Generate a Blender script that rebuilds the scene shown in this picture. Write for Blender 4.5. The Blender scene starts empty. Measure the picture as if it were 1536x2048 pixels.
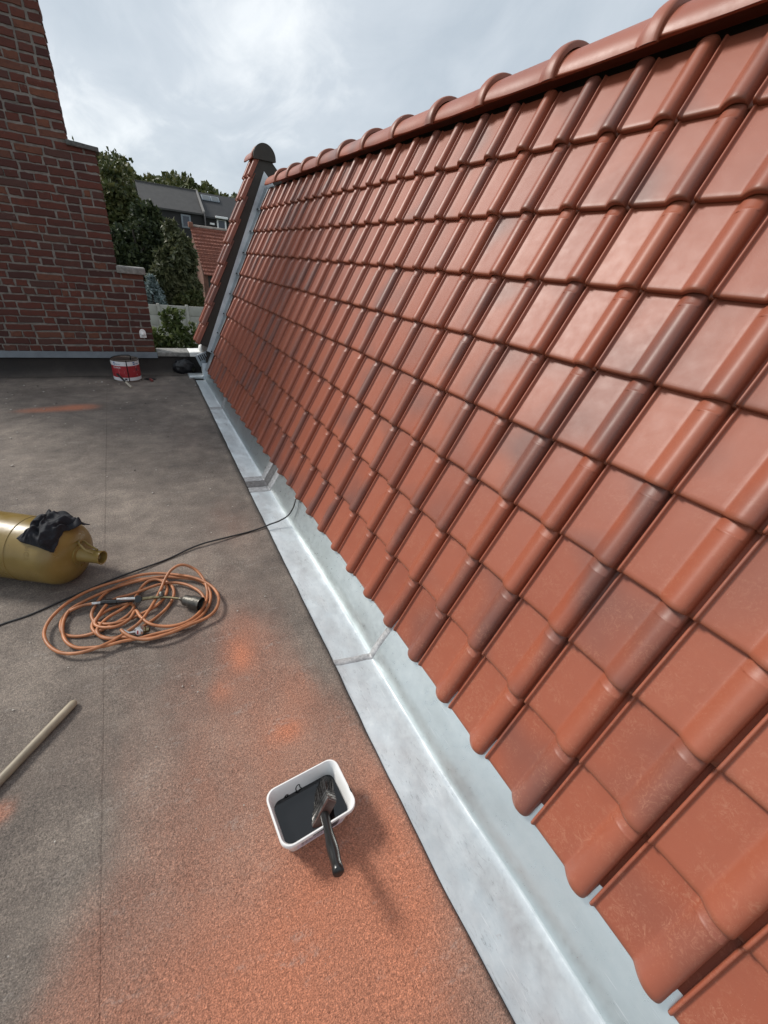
import bpy, bmesh, math, random
import numpy as np
from mathutils import Vector, Matrix, noise as mnoise
random.seed(7); rng = np.random.default_rng(7)
S = bpy.context.scene
COL = S.collection
R_ = math.radians

# ------------------------------------------------------------------ camera
cam_d = bpy.data.cameras.new('camera'); cam = bpy.data.objects.new('camera', cam_d); COL.objects.link(cam)
cam_d.sensor_fit = 'VERTICAL'; cam_d.sensor_height = 36.0; cam_d.sensor_width = 27.0
cam_d.lens = 841.0 / 2048 * 36.0
cam_d.clip_start = 0.02; cam_d.clip_end = 2000
CR = Vector((0.8747, -0.4750, 0.0958)); CD = Vector((-0.1642, -0.4759, -0.8640)); CF = Vector((0.4560, 0.7401, -0.4943))
CF.normalize(); CR = (CR - CF * CR.dot(CF)).normalized(); CU = CR.cross(CF) * 1.0
cm = Matrix((( CR.x, CU.x, -CF.x, -0.768), (CR.y, CU.y, -CF.y, -0.471), (CR.z, CU.z, -CF.z, 1.447), (0, 0, 0, 1)))
cam.matrix_world = cm
S.camera = cam
S.render.resolution_x = 768; S.render.resolution_y = 1024

# ------------------------------------------------------------------ sky, sun, exposure
SUN_EL = R_(40); SUN_DIR = Vector((-0.66, 0.75, 0)).normalized() * math.cos(SUN_EL) + Vector((0, 0, math.sin(SUN_EL)))
W = bpy.data.worlds.new('World'); S.world = W; W.use_nodes = True
nt = W.node_tree; nt.nodes.clear()
def wn(t, **k):
    n = nt.nodes.new(t)
    for a, b in k.items(): setattr(n, a, b)
    return n
out = wn('ShaderNodeOutputWorld'); bg = wn('ShaderNodeBackground'); bg.inputs[1].default_value = 0.1
nt.links.new(bg.outputs[0], out.inputs[0])
sky = wn('ShaderNodeTexSky', sky_type='NISHITA'); sky.sun_disc = False
sky.sun_elevation = SUN_EL; sky.sun_rotation = math.atan2(SUN_DIR.x, SUN_DIR.y)
tc = wn('ShaderNodeTexCoord'); sep = wn('ShaderNodeSeparateXYZ'); nt.links.new(tc.outputs['Generated'], sep.inputs[0])
def wmath(op, a, b=None):
    n = wn('ShaderNodeMath', operation=op)
    for i, v in enumerate((a, b)):
        if v is None: continue
        if isinstance(v, (int, float)): n.inputs[i].default_value = v
        else: nt.links.new(v, n.inputs[i])
    return n.outputs[0]
den = wmath('ADD', wmath('MAXIMUM', sep.outputs[2], 0.0), 0.22)
comb = wn('ShaderNodeCombineXYZ')
nt.links.new(wmath('DIVIDE', sep.outputs[0], den), comb.inputs[0]); nt.links.new(wmath('DIVIDE', sep.outputs[1], den), comb.inputs[1])
mp = wn('ShaderNodeMapping'); mp.inputs['Rotation'].default_value = (0, 0, R_(25)); mp.inputs['Scale'].default_value = (1.0, 0.55, 1)
mp.inputs['Location'].default_value = (3.1, 1.4, 0)
nt.links.new(comb.outputs[0], mp.inputs[0])
n1 = wn('ShaderNodeTexNoise'); n1.inputs['Scale'].default_value = 1.5; n1.inputs['Detail'].default_value = 7; n1.inputs['Roughness'].default_value = 0.52; n1.inputs['Distortion'].default_value = 0.35
nt.links.new(mp.outputs[0], n1.inputs['Vector'])
n2 = wn('ShaderNodeTexNoise'); n2.inputs['Scale'].default_value = 4.2; n2.inputs['Detail'].default_value = 8; n2.inputs['Roughness'].default_value = 0.58; n2.inputs['Distortion'].default_value = 0.8
nt.links.new(mp.outputs[0], n2.inputs['Vector'])
nsum = wmath('ADD', wmath('MULTIPLY', n1.outputs['Fac'], 0.72), wmath('MULTIPLY', n2.outputs['Fac'], 0.28))
cr = wn('ShaderNodeValToRGB'); nt.links.new(nsum, cr.inputs[0])
e = cr.color_ramp.elements
e[0].position = 0.36; e[0].color = (3.45, 3.9, 4.35, 1)
e[1].position = 0.64; e[1].color = (6.3, 6.55, 6.7, 1)
m = cr.color_ramp.elements.new(0.5); m.color = (4.2, 4.6, 5.0, 1)
mixs = wn('ShaderNodeMix', data_type='RGBA'); mixs.inputs[0].default_value = 0.94
nt.links.new(sky.outputs[0], mixs.inputs[6]); nt.links.new(cr.outputs[0], mixs.inputs[7])
nt.links.new(mixs.outputs[2], bg.inputs[0])

sun_d = bpy.data.lights.new('sun', 'SUN'); sun_d.energy = 2.2; sun_d.angle = R_(13); sun_d.color = (1.0, 0.95, 0.88)
sun = bpy.data.objects.new('sun', sun_d); COL.objects.link(sun)
sun.rotation_euler = SUN_DIR.to_track_quat('Z', 'Y').to_euler()
sun.location = (-6, 8, 10)
S.view_settings.view_transform = 'Standard'; S.view_settings.look = 'None'
S.view_settings.exposure = 0.66; S.view_settings.gamma = 1.0

# ------------------------------------------------------------------ helpers
def thing(name, label=None, cat=None, loc=(0, 0, 0), group=None, kind=None):
    o = bpy.data.objects.new(name, None); o.empty_display_size = 0.1; COL.objects.link(o); o.location = loc
    tag(o, label, cat, group, kind); return o
def tag(o, label=None, cat=None, group=None, kind=None):
    if label: o['label'] = label
    if cat: o['category'] = cat
    if group: o['group'] = group
    if kind: o['kind'] = kind
    return o
def adopt(o, parent):
    if parent is not None:
        l = parent.location.copy(); q = parent
        while q.parent is not None: q = q.parent; 
        o.parent = parent
        mw = Matrix.Identity(4); q = parent; ch = []
        while q is not None: ch.append(q); q = q.parent
        for q in reversed(ch): mw = mw @ q.matrix_parent_inverse @ q.matrix_basis
        o.matrix_parent_inverse = mw.inverted()
    return o
def obj(name, me, mat=None, parent=None, smooth=None):
    if isinstance(me, bmesh.types.BMesh):
        b = me; me = bpy.data.meshes.new(name); bmesh.ops.recalc_face_normals(b, faces=b.faces[:]); b.to_mesh(me); b.free()
    if mat is not None and not me.materials: me.materials.append(mat)
    if smooth is not None:
        me.polygons.foreach_set('use_smooth', [True] * len(me.polygons))
        if smooth < 179: me.set_sharp_from_angle(angle=R_(smooth))
    o = bpy.data.objects.new(name, me); COL.objects.link(o)
    return adopt(o, parent)
def np_mesh(name, V, F):
    me = bpy.data.meshes.new(name); V = np.asarray(V, np.float32); F = np.asarray(F, np.int32)
    me.vertices.add(len(V)); me.vertices.foreach_set('co', V.ravel())
    k = F.shape[1]; me.loops.add(F.size); me.loops.foreach_set('vertex_index', F.ravel())
    me.polygons.add(len(F)); me.polygons.foreach_set('loop_start', np.arange(0, F.size, k, dtype=np.int32))
    me.update(calc_edges=True); me.validate(); return me
def grid_mesh(name, P):
    P = np.asarray(P); a, b = P.shape[:2]
    i = np.arange(a * b).reshape(a, b)
    F = np.stack([i[:-1, :-1], i[1:, :-1], i[1:, 1:], i[:-1, 1:]], -1).reshape(-1, 4)
    return np_mesh(name, P.reshape(-1, 3), F)
def box(b, x0, x1, y0, y1, z0, z1, bev=0.0, M=None):
    r = bmesh.ops.create_cube(b, size=1.0); vs = r['verts']
    for v in vs: v.co = Vector(((x0 + x1) / 2 + v.co.x * (x1 - x0), (y0 + y1) / 2 + v.co.y * (y1 - y0), (z0 + z1) / 2 + v.co.z * (z1 - z0)))
    if bev > 0:
        es = list({e for v in vs for e in v.link_edges})
        r2 = bmesh.ops.bevel(b, geom=es, offset=bev, segments=2, affect='EDGES', profile=0.5); vs = list({v for f in r2['faces'] for v in f.verts} | {v for v in vs if v.is_valid})
    if M is not None:
        for v in vs: v.co = M @ v.co
    return vs
def boxo(name, d, mat, parent=None, bev=0.004, M=None, smooth=40):
    b = bmesh.new(); box(b, *d, bev=bev, M=M); return obj(name, b, mat, parent, smooth)
def catmull(pts, n=6):
    P = [Vector(p) for p in pts]; out = []
    for i in range(len(P) - 1):
        p0 = P[max(i - 1, 0)]; p1 = P[i]; p2 = P[i + 1]; p3 = P[min(i + 2, len(P) - 1)]
        for k in range(n):
            t = k / n
            out.append(0.5 * ((2 * p1) + (p2 - p0) * t + (2 * p0 - 5 * p1 + 4 * p2 - p3) * t * t + (3 * p1 - p0 - 3 * p2 + p3) * t ** 3))
    out.append(P[-1]); return out
def tube(pts, rad, seg=10, cap=True):
    """rad: number or list -> mesh of a swept tube"""
    P = [Vector(p) for p in pts]; n = len(P)
    rr = rad if isinstance(rad, (list, tuple)) else [rad] * n
    V = []; F = []
    t0 = (P[1] - P[0]).normalized(); up = Vector((0, 0, 1)) if abs(t0.z) < 0.9 else Vector((1, 0, 0))
    nx = t0.cross(up).normalized()
    for i in range(n):
        t = (P[min(i + 1, n - 1)] - P[max(i - 1, 0)]).normalized()
        nx = (nx - t * nx.dot(t)).normalized(); ny = t.cross(nx)
        for k in range(seg):
            a = 2 * math.pi * k / seg; V.append(P[i] + (nx * math.cos(a) + ny * math.sin(a)) * rr[i])
    me_f = []
    for i in range(n - 1):
        for k in range(seg):
            me_f.append((i * seg + k, i * seg + (k + 1) % seg, (i + 1) * seg + (k + 1) % seg, (i + 1) * seg + k))
    if cap:
        me_f.append(tuple(range(seg))[::-1]); me_f.append(tuple((n - 1) * seg + k for k in range(seg)))
    me = bpy.data.meshes.new('tube'); me.from_pydata([tuple(v) for v in V], [], me_f); me.update(); return me
def lathe(prof, seg=40, M=None):
    """prof: list of (r, z) -> mesh"""
    V = []; F = []; n = len(prof)
    for r, z in prof:
        for k in range(seg):
            a = 2 * math.pi * k / seg; V.append(Vector((r * math.cos(a), r * math.sin(a), z)))
    for i in range(n - 1):
        for k in range(seg):
            F.append((i * seg + k, i * seg + (k + 1) % seg, (i + 1) * seg + (k + 1) % seg, (i + 1) * seg + k))
    F.append(tuple(range(seg))[::-1]); F.append(tuple((n - 1) * seg + k for k in range(seg)))
    if M is not None: V = [M @ v for v in V]
    me = bpy.data.meshes.new('lathe'); me.from_pydata([tuple(v) for v in V], [], F); me.update(); return me
def axis_matrix(o, z, xhint=(0, 0, 1)):
    z = Vector(z).normalized(); x = Vector(xhint); x = (x - z * x.dot(z)).normalized(); y = z.cross(x)
    return Matrix(((x.x, y.x, z.x, o[0]), (x.y, y.y, z.y, o[1]), (x.z, y.z, z.z, o[2]), (0, 0, 0, 1)))
def text_mesh(txt, size, depth=0.0, align='CENTER'):
    c = bpy.data.curves.new('lettering', 'FONT'); c.body = txt; c.size = size; c.align_x = align; c.align_y = 'CENTER'; c.resolution_u = 2; c.extrude = depth
    o = bpy.data.objects.new('lettering', c); COL.objects.link(o)
    bpy.context.view_layer.update()
    me = bpy.data.meshes.new_from_object(o.evaluated_get(bpy.context.evaluated_depsgraph_get()))
    bpy.data.objects.remove(o); return me

# ------------------------------------------------------------------ materials
class Mat:
    def __init__(s, name):
        s.m = bpy.data.materials.new(name); s.m.use_nodes = True; s.t = s.m.node_tree
        s.p = s.t.nodes['Principled BSDF']; s.o = s.t.nodes['Material Output']
    def n(s, t, **k):
        q = s.t.nodes.new(t)
        for a, b in k.items(): setattr(q, a, b)
        return q
    def l(s, a, b): s.t.links.new(a, b)
    def coord(s, kind='Object'): return s.n('ShaderNodeTexCoord').outputs[kind]
    def noise(s, scale, detail=4, rough=0.5, vec=None, dist=0.0, dim='3D'):
        q = s.n('ShaderNodeTexNoise'); q.noise_dimensions = dim
        q.inputs['Scale'].default_value = scale; q.inputs['Detail'].default_value = detail; q.inputs['Roughness'].default_value = rough; q.inputs['Distortion'].default_value = dist
        if vec is not None: s.l(vec, q.inputs['Vector'])
        return q.outputs['Fac']
    def voro(s, scale, vec=None, feat='F1', out='Distance'):
        q = s.n('ShaderNodeTexVoronoi'); q.feature = feat; q.inputs['Scale'].default_value = scale
        if vec is not None: s.l(vec, q.inputs['Vector'])
        return q.outputs[out]
    def ramp(s, fac, stops):
        q = s.n('ShaderNodeValToRGB'); s.l(fac, q.inputs[0]); el = q.color_ramp.elements
        while len(el) < len(stops): el.new(0.5)
        for e_, (p_, c_) in zip(el, stops):
            e_.position = p_; e_.color = c_ if len(c_) == 4 else (*c_, 1)
        return q.outputs[0]
    def mix(s, fac, a, b, mode='MIX'):
        q = s.n('ShaderNodeMix', data_type='RGBA', blend_type=mode)
        for i, v in ((0, fac), (6, a), (7, b)):
            if isinstance(v, (int, float)): q.inputs[i].default_value = v if i == 0 else (v, v, v, 1)
            elif isinstance(v, tuple): q.inputs[i].default_value = (*v, 1) if len(v) == 3 else v
            else: s.l(v, q.inputs[i])
        return q.outputs[2]
    def math(s, op, a, b=0.0, clamp=False):
        q = s.n('ShaderNodeMath', operation=op); q.use_clamp = clamp
        for i, v in enumerate((a, b)):
            if isinstance(v, (int, float)): q.inputs[i].default_value = v
            else: s.l(v, q.inputs[i])
        return q.outputs[0]
    def mapr(s, v, a, b, c, d):
        q = s.n('ShaderNodeMapRange'); s.l(v, q.inputs[0])
        for i, x in enumerate((a, b, c, d)): q.inputs[i + 1].default_value = x
        return q.outputs[0]
    def bump(s, h, strength=0.3, dist=0.01, prev=None):
        q = s.n('ShaderNodeBump'); q.inputs['Strength'].default_value = strength; q.inputs['Distance'].default_value = dist; s.l(h, q.inputs['Height'])
        if prev is not None: s.l(prev, q.inputs['Normal'])
        s.l(q.outputs[0], s.p.inputs['Normal']); return q.outputs[0]
    def col(s, v):
        if isinstance(v, tuple): s.p.inputs['Base Color'].default_value = (*v, 1)
        else: s.l(v, s.p.inputs['Base Color'])
    def rough(s, v):
        if isinstance(v, (int, float)): s.p.inputs['Roughness'].default_value = v
        else: s.l(v, s.p.inputs['Roughness'])
    def metal(s, v): s.p.inputs['Metallic'].default_value = v
    def spec(s, v): s.p.inputs['Specular IOR Level'].default_value = v
    def rand(s): return s.n('ShaderNodeObjectInfo').outputs['Random']
def simple(name, c, rough=0.6, metal=0.0, var=0.12, scale=30, bump=0.0, bscale=120, spec=0.5):
    M = Mat(name); v = M.coord()
    d = tuple(x * (1 - var) for x in c); u = tuple(min(1, x * (1 + var)) for x in c)
    M.col(M.ramp(M.noise(scale, 4, 0.6, v), [(0.3, d), (0.7, u)])); M.rough(rough); M.metal(metal); M.spec(spec)
    if bump: M.bump(M.noise(bscale, 3, 0.6, v), bump, 0.004)
    return M.m

def tile_material(name='clay_tile', dusty=True):
    M = Mat(name); v = M.coord(); r = M.rand()
    off = M.n('ShaderNodeCombineXYZ'); M.l(M.math('MULTIPLY', r, 37.0), off.inputs[0]); M.l(M.math('MULTIPLY', r, 91.0), off.inputs[1])
    ad = M.n('ShaderNodeVectorMath', operation='ADD'); M.l(v, ad.inputs[0]); M.l(off.outputs[0], ad.inputs[1]); vv = ad.outputs[0]
    base = M.ramp(r, [(0.0, (0.265, 0.071, 0.038)), (0.35, (0.318, 0.090, 0.048)), (0.7, (0.290, 0.077, 0.040)), (1.0, (0.345, 0.105, 0.058))])
    sxyz = M.n('ShaderNodeSeparateXYZ'); M.l(v, sxyz.inputs[0])
    onroll = M.mapr(sxyz.outputs[0], 0.105, 0.165, 0.0, 0.30)
    smoke = M.mapr(M.math('ADD', M.noise(4.2, 1, 0.4, vv), M.math('MULTIPLY', onroll, 0.5)), 0.46, 0.74, 0.0, 0.85)
    wn_ = M.n('ShaderNodeTexWhiteNoise'); wn_.noise_dimensions = '1D'; M.l(M.math('MULTIPLY', r, 517.3), wn_.inputs['W'])
    smoke = M.math('MULTIPLY', smoke, M.mapr(wn_.outputs['Value'], 0.20, 0.75, 0.0, 1.0), True)
    c = M.mix(smoke, base, (0.135, 0.066, 0.056))
    c = M.mix(M.math('MULTIPLY', M.noise(45, 5, 0.65, vv), 0.35), c, (0.23, 0.068, 0.042))
    scuff = M.mapr(M.noise(55, 8, 0.8, vv, 2.2), 0.50, 0.66, 0.0, 0.5)
    gp_ = M.n('ShaderNodeNewGeometry').outputs['Position']; gs = M.n('ShaderNodeSeparateXYZ'); M.l(gp_, gs.inputs[0])
    low = M.math('MULTIPLY', M.mapr(gs.outputs[2], 0.15, 1.3, 1.0, 0.12), M.mapr(gs.outputs[1], 0.2, 2.6, 1.0, 0.15))
    scuff = M.math('MULTIPLY', scuff, low)
    area = M.mapr(M.noise(11, 4, 0.65, vv), 0.42, 0.60, 0.0, 1.0)
    c = M.mix(M.math('MULTIPLY', scuff, area), c, (0.50, 0.26, 0.165))
    speck = M.mapr(M.voro(170, vv), 0.0, 0.11, 0.7, 0.0)
    rare = M.mapr(M.noise(21, 1, 0.5, vv), 0.56, 0.62, 0, 1)
    c = M.mix(M.math('MULTIPLY', speck, rare), c, (0.62, 0.42, 0.33))
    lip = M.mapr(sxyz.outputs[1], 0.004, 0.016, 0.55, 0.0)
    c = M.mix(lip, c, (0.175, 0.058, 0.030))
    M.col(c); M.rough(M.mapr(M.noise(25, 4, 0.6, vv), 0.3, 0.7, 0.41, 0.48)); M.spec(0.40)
    b1 = M.bump(M.noise(420, 3, 0.6, vv), 0.10, 0.002)
    M.bump(M.noise(22, 2, 0.5, vv), 0.06, 0.006, b1)
    return M.m
TILE = tile_material()

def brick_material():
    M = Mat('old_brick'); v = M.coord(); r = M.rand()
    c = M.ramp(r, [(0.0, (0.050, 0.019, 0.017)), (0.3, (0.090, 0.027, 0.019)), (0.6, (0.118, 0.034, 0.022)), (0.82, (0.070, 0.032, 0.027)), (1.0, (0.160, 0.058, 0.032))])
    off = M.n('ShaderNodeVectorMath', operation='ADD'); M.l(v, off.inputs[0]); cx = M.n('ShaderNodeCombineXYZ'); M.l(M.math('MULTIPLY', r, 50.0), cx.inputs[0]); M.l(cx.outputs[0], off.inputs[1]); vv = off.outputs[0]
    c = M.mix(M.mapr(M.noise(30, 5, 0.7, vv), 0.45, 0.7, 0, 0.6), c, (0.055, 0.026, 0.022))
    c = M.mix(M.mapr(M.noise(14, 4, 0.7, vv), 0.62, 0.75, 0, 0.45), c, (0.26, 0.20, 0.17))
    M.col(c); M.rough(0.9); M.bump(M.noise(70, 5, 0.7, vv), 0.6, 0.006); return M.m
BRICK = brick_material()
def mortar_material():
    M = Mat('lime_mortar'); v = M.coord()
    M.col(M.ramp(M.noise(12, 6, 0.7, v), [(0.3, (0.12, 0.108, 0.094)), (0.55, (0.22, 0.20, 0.18)), (0.75, (0.30, 0.285, 0.255))])); M.rough(0.95)
    M.bump(M.noise(60, 6, 0.75, v), 0.8, 0.01); return M.m
MORTAR = mortar_material()
def zinc_material(name, lo, hi, rough=(0.28, 0.5), metal=0.75, scratch=True, dirt=.6, dent=.5):
    M = Mat(name); v = M.coord()
    mpl = M.n('ShaderNodeMapping'); mpl.inputs['Scale'].default_value = (1.0, 0.30, 1.0); M.l(v, mpl.inputs[0])
    a = M.noise(7, 5, 0.6, mpl.outputs[0], 0.4); b = M.noise(45, 6, 0.75, v)
    c = M.ramp(M.math('ADD', M.math('MULTIPLY', a, 0.75), M.math('MULTIPLY', b, 0.25)), [(0.34, lo), (0.62, hi)])
    st = M.mapr(M.noise(85, 8, 0.82, mpl.outputs[0], 1.2), 0.55, 0.66, 0, 1); ar = M.mapr(M.noise(5, 5, 0.75, v), 0.42, 0.60, 0, dirt)
    c = M.mix(M.math('MULTIPLY', st, ar), c, tuple(x * .42 for x in lo))
    if scratch:
        for ry, sc_, th_ in ((0.5, 70, .685), (-0.35, 55, .70), (1.2, 80, .70)):
            mpn = M.n('ShaderNodeMapping'); mpn.inputs['Rotation'].default_value = (0, 0.6, ry); mpn.inputs['Scale'].default_value = (sc_, 4, sc_); M.l(v, mpn.inputs[0])
            scn = M.mapr(M.noise(2.2, 2, 0.5, mpn.outputs[0]), th_, th_ + .03, 0, 0.55)
            c = M.mix(M.math('MULTIPLY', scn, M.mapr(M.noise(6, 2, .5, v), .48, .62, 0, 1)), c, (0.88, 0.90, 0.91))
    rust = M.math('MULTIPLY', M.mapr(M.noise(17, 5, 0.7, v), 0.66, 0.74, 0, 0.5), M.mapr(M.noise(3, 2, 0.5, v), 0.52, 0.6, 0, 1))
    c = M.mix(rust, c, (0.42, 0.25, 0.19))
    M.col(c); M.metal(metal); M.rough(M.mapr(b, 0.3, 0.7, rough[0], rough[1]))
    b1 = M.bump(M.noise(4.0, 2, 0.5, v), dent, 0.04)
    M.bump(M.noise(14, 3, 0.5, v), 0.24 * dent, 0.010, b1); return M.m
ZINC = zinc_material('zinc_sheet', (0.56, 0.61, 0.63), (0.73, 0.77, 0.785), (0.30, 0.5), 0.6, True, .85)
ZINC_UP = zinc_material('zinc_upstand', (0.58, 0.635, 0.64), (0.68, 0.735, 0.74), (0.26, 0.36), 0.88, True, .10, .10)
SOLDER = simple('solder', (0.38, 0.38, 0.385), 0.5, 0.4, 0.3, 60, 0.5, 120)
LEADL = zinc_material('bright_flashing', (0.48, 0.52, 0.56), (0.66, 0.70, 0.73), (0.35, 0.55), 0.35, False)
LEADFL = zinc_material('zinc_flashing', (0.36, 0.41, 0.45), (0.52, 0.57, 0.61), (0.35, 0.55), 0.5)
RUBBER = simple('expansion_rubber', (0.12, 0.115, 0.115), 0.55, 0, 0.4, 60)

def felt_material():
    M = Mat('mineral_felt'); v = M.coord()
    at = M.n('ShaderNodeAttribute'); at.attribute_name = 'dust'; dust = at.outputs['Fac']
    at2 = M.n('ShaderNodeAttribute'); at2.attribute_name = 'tar'; tar = at2.outputs['Fac']
    big = M.noise(1.6, 5, 0.6, v); med = M.noise(9, 5, 0.65, v)
    g = M.ramp(M.math('ADD', M.math('MULTIPLY', big, 0.6), M.math('MULTIPLY', med, 0.4)), [(0.36, (0.116, 0.099, 0.087)), (0.5, (0.182, 0.154, 0.132)), (0.63, (0.265, 0.225, 0.190))])
    mpd = M.n('ShaderNodeMapping'); mpd.inputs['Scale'].default_value = (1.0, 0.35, 1.0); mpd.inputs['Rotation'].default_value = (0, 0, 0.9); M.l(v, mpd.inputs[0])
    f = M.math('ADD', dust, M.math('MULTIPLY', M.math('SUBTRACT', M.noise(7, 6, 0.65, mpd.outputs[0], 0.5), 0.5), 0.50))
    gate = M.mapr(dust, 0.02, 0.35, 0.0, 1.0)
    f = M.math('ADD', f, M.math('MULTIPLY', M.math('SUBTRACT', M.noise(260, 4, 0.7, v), 0.5), 0.7))
    f = M.math('MULTIPLY', M.mapr(f, 0.0, 1.05, 0.0, 1.0), gate, True)
    c = M.mix(f, g, (0.50, 0.200, 0.118))
    grain = M.noise(330, 4, 0.75, v)
    c = M.mix(1.0, c, M.ramp(grain, [(0.33, (0.48, 0.48, 0.48)), (0.5, (1.0, 1.0, 1.0)), (0.68, (1.7, 1.66, 1.62))]), 'MULTIPLY')
    c = M.mix(1.0, c, M.ramp(M.noise(120, 4, 0.8, v), [(0.36, (0.72, 0.72, 0.73)), (0.5, (1.0, 1.0, 1.0)), (0.64, (1.30, 1.29, 1.28))]), 'MULTIPLY')
    sp = M.mapr(M.voro(70, v), 0.0, 0.10, 1.0, 0.0); rare = M.mapr(M.noise(16, 2, 0.6, v), 0.52, 0.66, 0, 0.9)
    c = M.mix(M.math('MULTIPLY', sp, rare), c, (0.55, 0.50, 0.46))
    mps = M.n('ShaderNodeMapping'); mps.inputs['Scale'].default_value = (3, 12, 3); mps.inputs['Rotation'].default_value = (0, 0, 0.2); M.l(v, mps.inputs[0])
    smear = M.math('MULTIPLY', M.mapr(M.noise(1.6, 6, 0.7, mps.outputs[0]), 0.55, 0.70, 0, 0.6), M.mapr(M.noise(60, 4, 0.7, v), 0.45, 0.62, 0, 1))
    c = M.mix(smear, c, (0.36, 0.33, 0.30))
    c = M.mix(tar, c, (0.022, 0.021, 0.021))
    M.col(c); M.rough(0.88); M.spec(0.35)
    b1 = M.bump(grain, 0.7, 0.006)
    M.bump(M.noise(200, 2, 0.5, v, 0.6), 0.65, 0.006, b1)
    return M.m
FELT = felt_material()
CONC = simple('weathered_concrete', (0.21, 0.205, 0.19), 0.9, 0, 0.4, 25, 0.6, 90)
CONCD = simple('mossy_coping', (0.10, 0.10, 0.095), 0.9, 0, 0.4, 30, 0.7, 80)
WHITEP = simple('white_paint', (0.78, 0.78, 0.76), 0.6, 0, 0.06, 20)
BROWN = simple('brown_cladding', (0.030, 0.025, 0.020), 0.6, 0, 0.15, 12)
DARK = simple('bitumen_underlay', (0.02, 0.019, 0.018), 0.8, 0, 0.3, 20)
WHITEPL = simple('white_plastic', (0.80, 0.80, 0.79), 0.35, 0, 0.04, 10)
LILAC = simple('label_paper', (0.62, 0.57, 0.66), 0.5, 0, 0.06, 40)
INK = simple('dark_print', (0.05, 0.045, 0.06), 0.6)
BLACKPL = simple('black_plastic', (0.014, 0.014, 0.014), 0.28, 0, 0.2, 30)
STEEL = simple('steel', (0.50, 0.49, 0.48), 0.3, 0.9, 0.3, 60)
BRASS = simple('tarnished_brass', (0.20, 0.17, 0.10), 0.4, 0.9, 0.4, 80)
BURN = simple('burnt_steel', (0.10, 0.095, 0.085), 0.42, 0.8, 0.5, 50, 0.3, 150)
BLACKC = simple('black_cable', (0.018, 0.018, 0.018), 0.5)
HOSE = simple('orange_rubber_hose', (0.37, 0.145, 0.060), 0.48, 0, 0.32, 18)
WOOD = simple('worn_wood', (0.29, 0.245, 0.175), 0.5, 0, 0.25, 14)
def tar_liquid():
    M = Mat('liquid_bitumen'); M.col((0.006, 0.006, 0.007)); M.rough(0.04); M.spec(0.6); return M.m
TARLIQ = tar_liquid()

# ------------------------------------------------------------------ roof frame of reference
TH = R_(67.284); CT, ST = math.cos(TH), math.sin(TH)
GW = 0.2; GG = 0.24325; EZ = 0.13
U = Vector((0, -1, 0)); V_ = Vector((CT, 0, ST)); N_ = Vector((-ST, 0, CT))
def roofp(y, v, n): return Vector((0, y, EZ)) + V_ * v + N_ * n
def roofm(y, v, n): 
    o = roofp(y, v, n); return Matrix(((U.x, V_.x, N_.x, o.x), (U.y, V_.y, N_.y, o.y), (U.z, V_.z, N_.z, o.z), (0, 0, 0, 1)))

# ================================================================== STRUCTURE
def interp(tab, y):
    ys = [t[1] for t in tab]; xs = [t[0] for t in tab]
    return float(np.interp(y, ys, xs))
EDGE = [(-.255, -2.2), (-.259, -.46), (-.262, -.19), (-.258, .2), (-.241, .816), (-.208, 2.44), (-.14, 5.3), (-.125, 6.0)]
FOLD = [(-.072, -2.2), (-.074, -.54), (-.075, -.31), (-.088, .067), (-.084, .63), (-.077, 1.89), (-.068, 2.35), (-.038, 4.34), (-.022, 5.6)]
BLOBS = [(-.56, -.20, .34, .20, .75), (-.45, -.02, .22, .16, .30), (-.72, .12, .50, .50, .42), (-.32, .10, .06, .30, .35), (-.42, -.42, .3, .2, .40), (-1.05, -.15, .32, .24, .40),
         (-.585, .84, .05, .085, .50), (-.60, .80, .03, .05, .25), (-.69, .69, .035, .045, .35), (-.55, .95, .10, .16, .22), (-.515, .43, .06, .045, .55), (-.44, .55, .08, .12, .22), (-.55, .70, .30, .45, .22), (-.75, 1.3, .5, .7, .10),
         (-1.36, 4.52, .17, .10, 1.05), (-1.64, 4.48, .18, .08, .85), (-1.33, .53, .04, .035, .6), (-.40, 1.9, .16, .35, .16), (-.45, 3.4, .2, .6, .10),
         (-1.18, .36, .11, .13, -.38), (-1.28, .12, .12, .12, -.25), (-.33, -.38, .08, .12, -.18), (-.29, .75, .05, .3, -.15)]
def dust_at(x, y):
    d = np.zeros_like(x)
    for bx, by, rx, ry, s in BLOBS: d = d + s * np.exp(-(((x - bx) / rx) ** 2 + ((y - by) / ry) ** 2))
    return d
froof = obj('flat_roof', np_mesh('flat_roof', [(-3.4, -2.2, -.03), (-.05, -2.2, -.03), (-.05, 5.97, -.03), (-3.4, 5.97, -.03), (-3.4, -2.2, -.3), (-.05, -2.2, -.3), (-.05, 5.97, -.3), (-3.4, 5.97, -.3)],
        [(0, 1, 2, 3), (7, 6, 5, 4), (0, 4, 5, 1), (1, 5, 6, 2), (2, 6, 7, 3), (3, 7, 4, 0)]), DARK)
tag(froof, 'grey mineral felt flat roof dusted with orange tile powder', None, None, 'structure')
def nz(x, y, s, o=0.0): return mnoise.noise(Vector((x * s + o, y * s - o, o)))
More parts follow.
